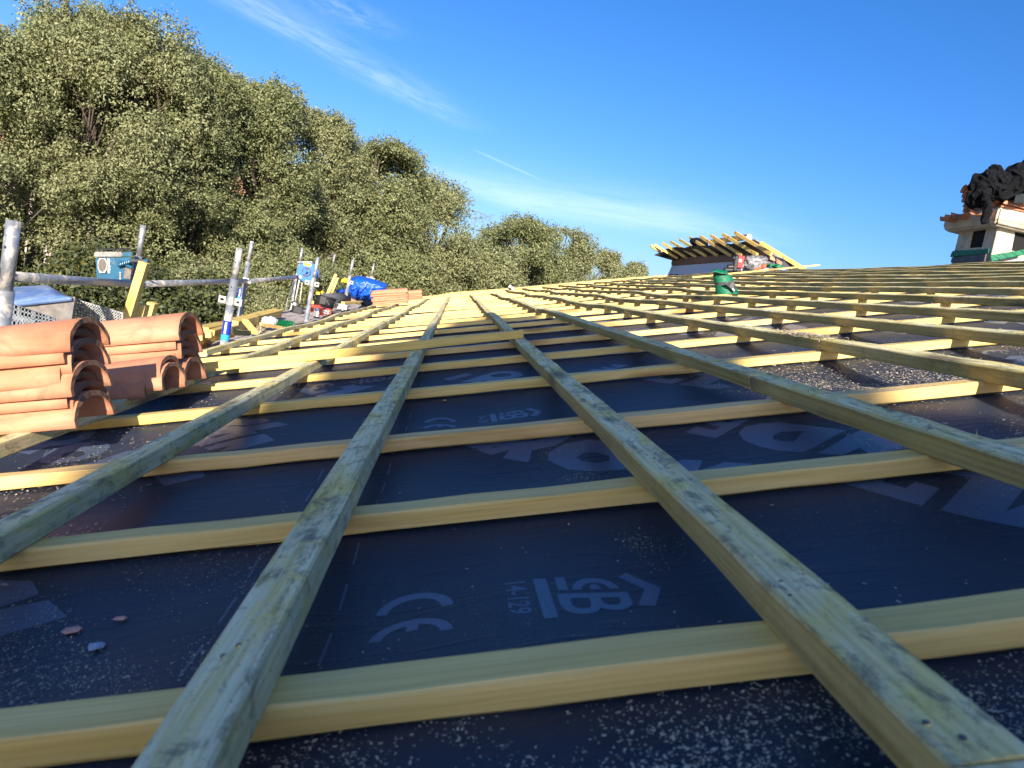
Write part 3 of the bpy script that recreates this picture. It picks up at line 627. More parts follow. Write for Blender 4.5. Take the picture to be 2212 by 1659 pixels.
def put_tile(x, y, z, rz=0.0, ry=0.0, label='', k=0, group=None, rx=0.0, sc_=1.0):
    o = bpy.data.objects.new('roof_tile', TM[k % 3]); COL.objects.link(o)
    o.matrix_basis = W4 @ Matrix.Translation((x, y, z)) @ Euler((rx, ry, rz)).to_matrix().to_4x4() @ Matrix.Scale(sc_, 4)
    tag(o, label, 'roof tile', group); return o
ORD = ['bottom', 'second from bottom', 'third from bottom', 'fourth from bottom', 'fifth from bottom', 'sixth from bottom', 'seventh from bottom', 'top']
ends = [-0.755, -0.762, -0.768, -0.748, -0.772, -0.752, -0.760, -0.742]; zst = [0, 0.020, 0.040, 0.062, 0.084, 0.106, 0.126, 0.147]
for i in range(8):
    put_tile(ends[i], 1.514 + (-0.004, 0.006, 0.0, -0.01, -0.003, 0.008, 0.0, 0.0)[i], zst[i], R((-1, 1, 0.5, -1.5, 1, 0, 1.4, -0.6)[i]), 0, '%s terracotta canal tile in the nearest stack at the left edge' % ORD[i], i, 'terracotta tiles stacked on the battens')
for i in range(3):
    put_tile((-0.800, -0.755, -0.762)[i], 1.925 + 0.008 * i, (-0.004, 0.012, 0.030)[i], R((2, -1, 0.5)[i]), R(-1.0), '%s terracotta tile in the low stack between the two tall near stacks' % ['bottom', 'middle', 'top'][i], i, 'terracotta tiles stacked on the battens')
for i in range(6):
    put_tile((-0.755, -0.768, -0.772, -0.758, -0.765, -0.748)[i], 2.085 + (0, 0.008, -0.006, 0.01, 0.004, -0.004)[i], (0, 0.024, 0.048, 0.076, 0.102, 0.126)[i], R((1, -1.5, 0.5, 2, 0, -1)[i]), 0, '%s terracotta tile in the tall stack behind the nearest one' % (ORD[:5] + ['top'])[i], i + 1, 'terracotta tiles stacked on the battens', 0, 1.15)
# far stacks beside the blue tarpaulin
fa = AR(881, 655, 0.0)
for i in range(6):
    put_tile(fa.x + (0, 0.01, 0.0, 0.015, -0.01, 0.012)[i], fa.y + 0.05, 0.028 * i, R(random.uniform(-2, 2)), R((0, 0, 0, 0, 1.2, 1.6)[i]), '%s terracotta tile of the stack touching the blue tarpaulin' % (ORD[:5] + ['top'])[i], i, 'terracotta tiles stacked on the battens')
fb = AR(911, 647, 0.0)
for i in range(5):
    put_tile(fb.x - 0.01 * (i % 2), fb.y + 0.3, 0.024 * i, R(random.uniform(-2, 2)), 0, '%s terracotta tile of the farthest small stack by the roof end' % (ORD[:4] + ['top'])[i], i + 1, 'terracotta tiles stacked on the battens')

# ---- loose boards lying across the battens
def timber(name, a, b, w, h, mat, label, cat='board', group=None, up=Vector((0, 0, 1)), parts=None):
    a, b = Vector(a), Vector(b); L = (b - a).length; fr = frame_to(a, b, up)
    bm = bmesh.new(); box(bm, (0, 0, L / 2), (w, h, L), None, min(w, h) * 0.05)
    n = max(1, int(L / 0.15))
    me = bpy.data.meshes.new(name); bm.to_mesh(me); bm.free()
    o = link(name, me, mat, None, Matrix.Translation(a) @ fr.to_4x4()); tag(o, label, cat, group); return o
n_up = W3 @ Vector((0, 0, 1))
timber('loose_batten', RW(-1.05, 2.32, 0.016), RW(0.213, 2.58, 0.016), 0.038, 0.028, MFZ, 'loose yellow batten lying skew across the weathered battens in half sun', 'batten', None, n_up)
a = AR(2725 / 1.8228, 1092 / 1.8228, 0.014); b = AR(3226 / 1.8228, 1047 / 1.8228, 0.05)
timber('loose_lath', W3 @ a, AY(1770, 572.5, 10.3), 0.030, 0.022, MFZ, 'long thin pale lath lying on the roof and sticking up past the ridge', 'lath', None, n_up)

# ring of wire on the third batten
c = AR(741, 652, 0.0); cw = RW(c.x, c.y, 0.044)
bm = bmesh.new(); polytube(bm, [cw + Vector((math.cos(t), 0.15 * math.cos(t), math.sin(t))) * 0.044 for t in np.linspace(0, 2 * math.pi, 28)[:-1]], 0.0035, 6, True)
tag(obj('metal_ring', bm, MCOP, smooth=True), 'thin dull metal ring standing upright on a batten near the scaffolding', 'ring')

# small black lamp at the far end
c = AY(1104, 622, 15.2); bm = bmesh.new(); t = thing('work_lamp', c); tag(t, 'small black work lamp with two white lenses on the far roof edge', 'lamp')
box(bm, c + Vector((0, 0, 0.0)), (0.11, 0.07, 0.09), Euler((0, 0.4, 0.3)).to_matrix(), 0.012); box(bm, c + Vector((0.02, 0, -0.06)), (0.15, 0.05, 0.03), None, 0.008); obj('body', bm, MBLK, t)
for dx in (-0.032, 0.03):
    bm = bmesh.new(); box(bm, c + Vector((dx, -0.04, 0.012 - dx * 0.4)), (0.045, 0.012, 0.06), Euler((0, 0.4, 0)).to_matrix(), 0.004); obj('lens', bm, MWH, t)
bm = bmesh.new(); polytube(bm, [c + Vector(p) for p in ((-0.06, 0, 0.02), (-0.03, 0, 0.08), (0.03, 0, 0.085), (0.07, 0, 0.03))], 0.006, 6); obj('handle', bm, MBLK, t)

# ---- green wrapped roll on the battens
bp = AR(1567, 634, 0.0); yb = bp.y
def D2(x, y, Y=yb): return AY(x, y, Y)
t = thing('wrapped_roll', D2(1570, 634)); tag(t, 'black sheet roll wrapped in green tape, bent over and standing on the battens', 'roll')
cl_ = [D2(1571, 635), D2(1568, 622), D2(1565, 610), D2(1561, 598), D2(1556, 590), D2(1549, 585)]
rw = [24, 22.5, 21.5, 19.5, 15, 7.5]; rr = [r_ * (yb * 1.0 / FD) for r_ in rw]
def ringtube(cents, radii, n=26, seed=0, flat=0.75, cap=True):
    bm = bmesh.new(); rings = []; xd = (D2(1600, 634) - D2(1540, 634)).normalized(); zd = Vector((0, 0, 1)); yd = Vector((0, 1, 0))
    for i, (c, r) in enumerate(zip(cents, radii)):
        rings.append([bm.verts.new(c + (xd * math.cos(a) + yd * math.sin(a) * flat) * r * (1 + 0.06 * MN.noise(Vector((math.cos(a) * 2, math.sin(a) * 2, i * 1.3 + seed))))) for a in [2 * math.pi * j / n for j in range(n)]])
    for A, B in zip(rings[:-1], rings[1:]):
        for j in range(n): bm.faces.new((A[j], A[(j + 1) % n], B[(j + 1) % n], B[j]))
    if cap: bm.faces.new(rings[0][::-1]); bm.faces.new(rings[-1])
    return bm
def dens(a, r, k=4):
    A, B = [], []
    for i in range(len(a) - 1):
        for j in range(k): f = j / k; A.append(a[i].lerp(a[i + 1], f)); B.append(r[i] * (1 - f) + r[i + 1] * f)
    return A + [a[-1]], B + [r[-1]]
Cn, Rn = dens(cl_, rr)
obj('sheet_roll', ringtube(Cn, Rn), MDG, t, True)
for (i0, i1) in ((0, 6), (8, 14)):
    bm = ringtube([Cn[i] for i in range(i0, i1 + 1)], [Rn[i] * (1.045 + 0.02 * math.sin(i * 2.5)) for i in range(i0, i1 + 1)], seed=0, cap=False); obj('green_tape', bm, MGRN, t, True)
bm = bmesh.new(); sheet(bm, [D2(1537, 587, yb - 0.07), D2(1572, 590, yb - 0.07), D2(1570, 583, yb - 0.02), D2(1545, 581, yb - 0.02)], 6, 4, 0.006, lambda u, v: 0.004 * math.sin(7 * u)); obj('green_tape', bm, MGRN, t, True)
bm = bmesh.new(); box(bm, D2(1584, 626, yb - 0.085), (0.022, 0.008, 0.010), Euler((0, 0.5, 0)).to_matrix(), 0.003); obj('label_tag', bm, MWH, t)
bm = bmesh.new(); sheet(bm, [D2(1563, 612, yb - 0.085), D2(1588, 630, yb - 0.085), D2(1590, 618, yb - 0.07), D2(1584, 606, yb - 0.08)], 8, 6, 0.003, lambda u, v: 0.005 * math.sin(8 * u + 4 * v)); obj('loose_flap', bm, MDG, t, True)

# ================================================================ skylight / raised roof piece beyond the verge
YD = 14.6; YG = 11.6
def Q(x, y, Y=YD):                                # coordinates of the close-up (2500..3300, 850..1250)
    px_, py_ = (2500 + x * 0.36166) / 1.8228, (850 + y * 0.36166) / 1.8228
    if abs(Y - YG) < 0.3: return AY(px_, py_, Y)
    y0_ = AX((2500 + max(380.0, min(x, 1480)) * 0.36166) / 1.8228, py_, 5.35).y
    return AY(px_, py_, y0_ + (Y - YD) * 0.8)
tw = thing('roof_dormer', Q(900, 650)); tag(tw, 'low white dormer with terracotta course under a lifted batten canopy behind the ridge', 'dormer')
bm = bmesh.new()
v = [Q(330, 700), Q(400, 545), Q(1420, 470), Q(1560, 560), Q(1600, 640), Q(1600, 800), Q(330, 800)]
f = bm.faces.new([bm.verts.new(p) for p in v]); e = bmesh.ops.extrude_face_region(bm, geom=[f]); bmesh.ops.translate(bm, vec=(0.25, 0.3, 0), verts=[q for q in e['geom'] if isinstance(q, bmesh.types.BMVert)]); bmesh.ops.recalc_face_normals(bm, faces=bm.faces)
obj('wall', bm, simple('whitewashed_render', (0.60, 0.62, 0.66), 0.9, 0, 0.12, 40, 0.5), tw)
bm = bmesh.new(); sheet(bm, [Q(345, 650, YD - 0.03), Q(760, 640, YD - 0.03), Q(760, 605, YD - 0.03), Q(400, 628, YD - 0.03)], 20, 3, 0.01, lambda u, v: 0.012 * math.sin(30 * u) * v); obj('flashing', bm, MSOOT, tw)
# terracotta course: seven butted tile fronts
edges = [(395, 540, 480), (665, 515, 440), (900, 500, 428), (1190, 490, 430), (1470, 475, 424)]
for (x0, yb0, yt0), (x1, yb1, yt1) in zip(edges[:-1], edges[1:]):
    bm = bmesh.new(); sheet(bm, [Q(x0 + 3, yb0, YD - 0.10), Q(x1 + 4, yb1, YD - 0.10), Q(x1 + 14, yt1, YD - 0.06), Q(x0 + 12, yt0, YD - 0.06)], 6, 3, 0.10, lambda u, v: 0.015 * math.sin(math.pi * v)); obj('eaves_tile', bm, MT, tw)
bm = bmesh.new(); sheet(bm, [Q(1440, 500, YD - 0.1), Q(1590, 560, YD + 0.5), Q(1610, 480, YD + 0.5), Q(1500, 424, YD - 0.06)], 6, 3, 0.06); obj('eaves_tile', bm, MT, tw)
# lifted canopy: underlay sheet under which the battens run down to the wall
bm = bmesh.new()
cc = [Q(405, 478, YD + 0.35), Q(1500, 425, YD + 0.35), Q(1200, 285, YD - 0.45), Q(300, 360, YD - 0.45)]
sheet(bm, cc, 24, 8, 0.008, lambda u, v: 0.02 * math.sin(23 * u) * v + 0.012 * math.sin(60 * u) * v)
obj('canopy_sheet', bm, simple('canopy_underlay', (0.085, 0.068, 0.055), 0.7, 0, 0.3, 12, 0.3), tw)
bm = bmesh.new(); sheet(bm, [Q(207, 427, YD - 0.75), Q(400, 484, YD - 0.04), Q(480, 470, YD - 0.04), Q(300, 385, YD - 0.8)], 6, 4, 0.008); obj('canopy_sheet', bm, MBLK, tw)
for (xa, ya, xb, yb_) in ((168, 322, 405, 470), (215, 315, 465, 464), (303, 297, 560, 455), (390, 281, 660, 442), (488, 260, 775, 437), (600, 237, 900, 432), (712, 225, 1045, 432), (828, 213, 1165, 430), (957, 201, 1330, 424), (1090, 182, 1485, 420)):
    bm = bmesh.new(); beam(bm, Q(xa, ya, YD - 1.15), Q(xb, yb_, YD - 0.14), 0.048, 0.062); obj('canopy_batten', bm, MFZ, tw)
bm = bmesh.new(); beam(bm, Q(830, 285, YD - 0.55), Q(1245, 228, YD - 0.55), 0.06, 0.10); obj('ridge_beam', bm, MFZ, tw)
bm = bmesh.new(); blob(bm, Q(1240, 236, YD - 0.6), (0.055, 0.05, 0.055), 3, 0.5, 3); obj('crumpled_sheet', bm, MWH, tw)
bm = bmesh.new(); sheet(bm, [Q(1275, 262, YD - 0.35), Q(1310, 245, YD - 0.5), Q(1780, 540, YD - 0.3), Q(1620, 500, YD - 0.2)], 6, 8, 0.02, lambda u, v: 0.015 * math.sin(6 * u)); obj('side_sheet', bm, MGREY, tw)
bm = bmesh.new(); beam(bm, Q(1370, 292, YD - 0.6), Q(1850, 585, YD - 0.5), 0.045, 0.07); obj('canopy_batten', bm, MFZ, tw)
bm = bmesh.new(); sheet(bm, [Q(1590, 560, YD - 0.25), Q(1840, 600, YD - 0.25), Q(1720, 490, YD - 0.25), Q(1630, 465, YD - 0.25)], 4, 4, 0.03); obj('side_sheet', bm, MDG, tw)
# rubble sack, green wrapping, dark bundle on the canopy
bm = bmesh.new(); blob(bm, Q(1380, 545, YD - 0.3), (0.34, 0.10, 0.17), 4, 0.25, 5, 5); s_ = obj('plastic_sack', bm, simple('torn_white_sack', (0.17, 0.17, 0.18), 0.45, 0, 0.95, 22, 0.6, grime=(0.015, 0.015, 0.015)), None, True); tag(s_, 'crumpled black and white sack leaning against the dormer wall', 'sack')
bm = bmesh.new(); sheet(bm, [Q(1390, 560, YD - 0.6), Q(1590, 570, YD - 0.6), Q(1590, 530, YD - 0.6), Q(1400, 520, YD - 0.6)], 20, 6, 0.006, lambda u, v: 0.05 * math.sin(17 * u) + 0.03 * math.sin(9 * v + 30 * u)); tag(obj('green_sheeting', bm, MGRN, None, True), 'crumpled green plastic sheeting beside the sack at the dormer', 'sheeting')
bm = bmesh.new(); blob(bm, Q(700, 292, YD - 0.5), (0.22, 0.10, 0.10), 3, 0.35, 8, 3); tag(obj('dark_bundle', bm, MCLOTH, None, True), 'dark cloth bundle lying on top of the dormer canopy', 'bundle')

# ---- red and black nail gun near the dormer
tg = thing('nail_gun', Q(1110, 600, YG)); tag(tg, 'red and black nail gun standing on the battens before the dormer', 'nail gun')
def G_(x, y, dy=0.0): return Q(x, y, YG + dy)
bm = bmesh.new(); box(bm, G_(1143, 500), (0.11, 0.07, 0.20), None, 0.012); obj('body', bm, MRED, tg)
bm = bmesh.new(); box(bm, G_(1095, 520, -0.02), (0.07, 0.09, 0.26), Euler((0, -0.08, 0)).to_matrix(), 0.02); box(bm, G_(1090, 468), (0.10, 0.09, 0.06), Euler((0, 0.3, 0)).to_matrix(), 0.02); obj('handle', bm, MBLK, tg)
bm = bmesh.new(); tube(bm, G_(1010, 560), G_(1075, 556), 0.045); tube(bm, G_(975, 590), G_(1150, 592), 0.04); obj('magazine', bm, MBLK, tg)
bm = bmesh.new(); tube(bm, G_(1155, 545), G_(1158, 598), 0.022); tube(bm, G_(1176, 510), G_(1176, 560), 0.010); obj('nose', bm, MG, tg)
bm = bmesh.new(); polytube(bm, [G_(1185, 484) + Vector((math.cos(t_), 0, math.sin(t_))) * 0.028 for t_ in np.linspace(0, 6.283, 14)[:-1]], 0.008, 6, True); obj('hook', bm, MDG, tg)
bm = bmesh.new(); box(bm, G_(1143, 487, -0.04), (0.07, 0.006, 0.05)); obj('pale_badge', bm, plain('pale_red', (0.8, 0.35, 0.3), 0.5), tg)
def thin_tool(px, py, px2, py2, nm, lab, cat, mat, r=0.02):
    bm = bmesh.new(); a, b = G_(px, py), G_(px2, py2); tube(bm, a, b, r, 10); tube(bm, b, b + (b - a).normalized() * 0.06, r * 1.9, 10); o = obj(nm, bm, mat); tag(o, lab, cat)
thin_tool(1300, 590, 1385, 555, 'hand_tool', 'small black and orange hand tool lying right of the nail gun', 'tool', MOR, 0.018)

# ================================================================ right chimney with jackets
tch = thing('chimney', AY(2110, 600, 7.4)); tag(tch, 'roughcast cream chimney with sooty black-filled openings, green tape at its foot and terracotta cap', 'chimney')
def K(x, y, Y): return AY((3700 + x * 0.26518) / 1.8228, (620 + y * 0.26518) / 1.8228, Y)
Yf, Yb2 = 7.25, 7.95
def prism(bm, front, back):
    """front/back: matching world loops"""
    a = [bm.verts.new(p) for p in front]; b = [bm.verts.new(p) for p in back]; n = len(a)
    bm.faces.new(a); bm.faces.new(b[::-1])
    for i in range(n): bm.faces.new((a[i], b[i], b[(i + 1) % n], a[(i + 1) % n]))
    bmesh.ops.recalc_face_normals(bm, faces=bm.faces)
c0 = K(780, 1560, Yf); c1 = K(190, 1560, Yb2)         # foot corners of the shaded side
ct0 = K(875, 1000, Yf + 0.03); ct1 = K(300, 1060, Yb2 - 0.02)
ux = Vector((1, -0.04, 0)) * 0.86
bm = bmesh.new()
lo = [c0 + Vector((0, 0, -0.5)), c0 + ux + Vector((0.05, 0, -0.5)), c1 + ux + Vector((0.05, 0, -0.5)), c1 + Vector((0, 0, -0.5))]
zt = (ct0.z + ct1.z) / 2
hi = [ct0, ct0 + ux - Vector((0.12, 0, 0)), Vector((ct1.x + ux.x - 0.12, ct1.y, ct1.z)), ct1]
lo[0].z = lo[3].z = lo[1].z = lo[2].z = c0.z - 0.5
# body built as corner piers; a black block stands in for the shaded hollow
def lerp4(L, s, t): return (L[0] * (1 - s) + L[1] * s) * (1 - t) + (L[3] * (1 - s) + L[2] * s) * t
def pier(s0, s1, t0, t1, z0=0.0, z1=1.0):
    b = bmesh.new(); A = [lerp4(lo, s, t).lerp(lerp4(hi, s, t), z0) for s, t in ((s0, t0), (s1, t0), (s1, t1), (s0, t1))]; B = [lerp4(lo, s, t).lerp(lerp4(hi, s, t), z1) for s, t in ((s0, t0), (s1, t0), (s1, t1), (s0, t1))]
    prism(b, A, B); bmesh.ops.bevel(b, geom=b.edges[:], offset=0.005, segments=2, affect='EDGES'); return b
hfr = 0.73
for args in ((0, 1, 0, 1, 0, hfr + 0.02),):
    obj('base', pier(*args), MRW, tch)
for (s0, s1, t0, t1) in ((0.0, 0.26, 0.0, 0.29), (0.74, 1, 0.0, 0.29), (0.0, 0.26, 0.64, 1), (0.74, 1, 0.64, 1)):
    obj('corner_pier', pier(s0, s1, t0, t1, hfr, 1.0), MRW, tch)
obj('opening_fill', pier(0.025, 0.975, 0.025, 0.975, hfr - 0.01, 0.995), MSOOT, tch)
# collar and slab over the openings
col_lo = [K(860, 1010, Yf - 0.07), None, None, K(140, 1050, Yb2 + 0.08)]
zc0, zc1 = K(880, 1000, Yf - 0.06).z, K(860, 735, Yf - 0.06).z
A = []; xw = K(860, 900, Yf - 0.07).x; xl = K(120, 960, Yb2 + 0.08).x
for (z_, e_) in ((zc0 - 0.01, 0.0), (zc0 + 0.03, 0.03), (zc1, 0.03)):
    A.append([Vector((xw - e_, Yf - 0.07 - e_, z_)), Vector((xw + 1.0 + e_, Yf - 0.11 - e_, z_)), Vector((xl + 1.0 + e_, Yb2 + 0.08 + e_, z_)), Vector((xl - e_, Yb2 + 0.08 + e_, z_))])
bm = bmesh.new(); rg = [[bm.verts.new(p) for p in r_] for r_ in A]
for a_, b_ in zip(rg[:-1], rg[1:]):
    for i in range(4): bm.faces.new((a_[i], a_[(i + 1) % 4], b_[(i + 1) % 4], b_[i]))
bm.faces.new(rg[0][::-1]); bm.faces.new(rg[-1]); bmesh.ops.recalc_face_normals(bm, faces=bm.faces); bmesh.ops.bevel(bm, geom=bm.edges[:], offset=0.02, segments=3, affect='EDGES'); obj('collar', bm, MRW, tch)
# green tape and black flashing at the foot
bm = bmesh.new()
sheet(bm, [K(185, 1560, Yb2) + Vector((-0.02, 0, 0)), K(670, 1548, Yf) + Vector((-0.02, -0.02, 0)), K(695, 1440, Yf) + Vector((-0.02, -0.02, 0)), K(205, 1490, Yb2) + Vector((-0.02, 0, 0))], 12, 4, 0.012, lambda u, v: 0.004 * math.sin(20 * u)); obj('flashing', bm, MDG, tch)
bm = bmesh.new()
sheet(bm, [K(200, 1490, Yb2) + Vector((-0.035, 0, 0)), K(735, 1440, Yf) + Vector((-0.03, -0.02, 0)), K(755, 1365, Yf) + Vector((-0.03, -0.02, 0)), K(232, 1395, Yb2) + Vector((-0.035, 0, 0))], 24, 6, 0.006, lambda u, v: 0.005 * math.sin(31 * u + 4 * v)); obj('green_tape', bm, MGRN, tch, True)
bm = bmesh.new()
sheet(bm, [K(760, 1545, Yf - 0.05), K(1300, 1440, Yf - 0.10), K(1300, 1360, Yf - 0.10), K(760, 1450, Yf - 0.04)], 24, 6, 0.006, lambda u, v: 0.008 * math.sin(25 * u + 5 * v)); obj('green_tape', bm, MGRN, tch, True)
bm = bmesh.new(); sheet(bm, [K(820, 1600, Yf - 0.07), K(1400, 1600, Yf - 0.12), K(1400, 1440, Yf - 0.12), K(1000, 1535, Yf - 0.07)], 6, 4, 0.006); obj('flashing', bm, MGREY, tch)
# cap: channel tiles (hollow side up) poking out below, terracotta slab above
def tile_at(p, dirv, upv, parent, sc_=1.0, name='cap_tile', k=0, label=None, L=1.0):
    x = -dirv.normalized(); z = (upv - x * upv.dot(x)).normalized(); y = z.cross(x)
    mt = Matrix((x, y, z)).transposed().to_4x4(); mt = Matrix.Translation(p) @ mt @ Matrix.Diagonal((sc_ * L, sc_, sc_, 1))
    o = bpy.data.objects.new(name, TM[k % 3]); COL.objects.link(o)
    if parent: o.parent = parent; o.matrix_parent_inverse = wm(parent).inverted()
    o.matrix_basis = mt
    if label: tag(o, label, 'roof tile', 'terracotta tiles stacked on the chimney')
    return o
UPz = Vector((0, 0, 1)); ztop = zc1
tile_at(K(45, 860, Yb2 - 0.05) , Vector((1, -0.3, 0.05)), -UPz, tch, 1.0, k=0)
tile_at(K(270, 812, Yb2 - 0.32), Vector((1, 0.3, 0.05)), -UPz, tch, 1.0, k=1)
tile_at(K(545, 770, Yf + 0.05), Vector((1, 0.35, 0.04)), -UPz, tch, 1.0, k=2)
tile_at(K(150, 850, Yb2 - 0.12), Vector((1, -0.1, 0.08)), -UPz, tch, 0.9, k=1)
bm = bmesh.new(); x0_ = K(640, 740, Yf - 0.12).x
prism(bm, [Vector((xw - 0.02, Yf - 0.10, ztop + 0.002)), Vector((xw + 1.0, Yf - 0.14, ztop + 0.002)), Vector((xl + 1.0, Yb2 + 0.1, ztop + 0.002)), Vector((xl + 0.1, Yb2 + 0.1, ztop + 0.002))], [Vector((xw - 0.02, Yf - 0.10, ztop + 0.022)), Vector((xw + 1.0, Yf - 0.14, ztop + 0.022)), Vector((xl + 1.0, Yb2 + 0.1, ztop + 0.022)), Vector((xl + 0.1, Yb2 + 0.1, ztop + 0.022))]); obj('cap_slab', bm, MT, tch)
# stack of tiles on the cap (weights) - loose, so things of their own
for i in range(5):
    p = K(355 + 12 * (i % 2) - 9 * i + 35, 790 - 72 * i, 7.75)
    tile_at(p, Vector((1, -0.25, 0.02)), UPz, None, 1.15, 'roof_tile', i, '%s terracotta tile of the leaning pile on the chimney cap' % ['bottom', 'second', 'third', 'fourth', 'top'][i], 0.8)
tile_at(K(860, 700, 7.2), Vector((1, -0.05, 0)), UPz, None, 1.05, 'roof_tile', 1, 'lower terracotta tile on the sunny side of the chimney cap under the cloth', 1.5)
tile_at(K(800, 620, 7.25), Vector((1, -0.05, 0)), UPz, None, 1.0, 'roof_tile', 2, 'upper terracotta tile on the sunny side of the chimney cap under the cloth', 1.5)

# black jacket: draped body with folds, hanging sleeve, hood peak
def cloth(name, blobs, parent, mat=MCLOTH, amp=1.0):
    bm = bmesh.new()
    for (c, r, rot, seed) in blobs:
        b2 = bmesh.new(); blob(b2, (0, 0, 0), r, 3, 0.10, seed, 1.6)
        bmesh.ops.transform(b2, matrix=Matrix.Translation(c) @ Euler(rot).to_matrix().to_4x4(), verts=b2.verts)
        tm = bpy.data.meshes.new('x'); b2.to_mesh(tm); b2.free(); bm.from_mesh(tm); bpy.data.meshes.remove(tm)
    o = obj(name, bm, mat, None, True)
    md = o.modifiers.new('r', 'REMESH'); md.mode = 'VOXEL'; md.voxel_size = 0.0065; ms = o.modifiers.new('s', 'SMOOTH'); ms.factor = 0.7; ms.iterations = 12
    bpy.context.view_layer.update(); me2 = bpy.data.meshes.new_from_object(o.evaluated_get(bpy.context.evaluated_depsgraph_get())); o.modifiers.clear()
    n_ = len(me2.vertices); nr = np.zeros(n_ * 3); me2.vertices.foreach_get('normal', nr); nr = nr.reshape(-1, 3)
    for v_, nn_ in zip(me2.vertices, nr):
        p_ = v_.co; w_ = MN.noise(p_ * 5.0) * 2.2 + 0.8 * MN.noise(p_ * 11.0)
        f1 = 1 - abs(math.sin(15 * (p_.x * 0.8 + 0.55 * p_.z) + 3.2 * w_)); f2 = 1 - abs(math.sin(22 * (p_.z - 0.5 * p_.x) + 2.5 * w_ + 1.0))
        v_.co = p_ + Vector(nn_) * (amp * (0.034 * f1 ** 1.4 + 0.016 * f2 ** 2 - 0.022))
    me2.polygons.foreach_set('use_smooth', [True] * len(me2.polygons)); o.data = me2
    if not me2.materials: me2.materials.append(mat)
    o.parent = parent; o.matrix_parent_inverse = wm(parent).inverted()
    return o
YJ = 7.15
tj = thing('jacket', K(800, 600, YJ)); tag(tj, 'black jacket thrown over the chimney cap with one sleeve hanging down', 'jacket')
cloth('body', [(K(800, 430, YJ), (0.24, 0.16, 0.145), (0, 0.12, 0), 1), (K(650, 420, YJ - 0.02), (0.13, 0.14, 0.11), (0, -0.6, 0), 2), (K(990, 480, YJ), (0.15, 0.13, 0.09), (0, 0.15, 0), 3), (K(560, 570, YJ - 0.03), (0.075, 0.10, 0.15), (0, 0.15, 0), 4), (K(900, 320, YJ + 0.02), (0.12, 0.11, 0.07), (0, 0.3, 0), 6)], tj)
cloth('hood', [(K(835, 215, YJ), (0.065, 0.06, 0.055), (0, 0.5, 0), 9), (K(870, 165, YJ), (0.022, 0.03, 0.035), (0, 0.2, 0), 10)], tj)
bm = bmesh.new(); box(bm, K(868, 222, YJ - 0.06), (0.045, 0.01, 0.014), None, 0.003); obj('collar_label', bm, plain('peach_label', (0.7, 0.42, 0.33), 0.6), tj)
cloth('sleeve', [(K(x_, y_, YJ - d_), (a_, 0.045, 0.055), (0, t_, 0), sd_) for x_, y_, d_, a_, t_, sd_ in ((690, 520, 0.12, 0.050, 0.1, 31), (668, 590, 0.16, 0.042, 0.1, 32), (690, 660, 0.18, 0.040, -0.1, 33), (712, 730, 0.185, 0.043, 0.0, 34), (702, 800, 0.18, 0.048, 0.15, 35), (688, 865, 0.175, 0.050, 0.2, 36), (670, 920, 0.17, 0.052, 0.2, 37))], tj, amp=0.45)
bm = bmesh.new(); box(bm, K(668, 955, YJ - 0.185), (0.055, 0.03, 0.012), Euler((0, 0.35, 0)).to_matrix(), 0.005); obj('cuff_opening', bm, MSOOT, tj)
tb = thing('pullover', K(1180, 400, YJ)); tag(tb, 'charcoal knitted pullover bundled on the right of the chimney cap', 'pullover')
cloth('body', [(K(1200, 330, YJ), (0.17, 0.15, 0.17), (0, 0.3, 0), 21), (K(1110, 370, YJ - 0.03), (0.09, 0.12, 0.15), (0, 0.2, 0), 22), (K(1330, 300, YJ), (0.2, 0.15, 0.17), (0, 0, 0), 23)], tb)
bm = bmesh.new(); sheet(bm, [K(1100, 680, YJ - 0.13), K(1420, 660, YJ - 0.15), K(1420, 500, YJ - 0.10), K(1130, 560, YJ - 0.11)], 120, 4, 0.02, lambda u, v: 0.007 * math.sin(u * 95)); obj('ribbed_hem', bm, simple('charcoal_knit', (0.045, 0.055, 0.06), 0.9, 0, 0.2, 40, 0.3), tb, True)

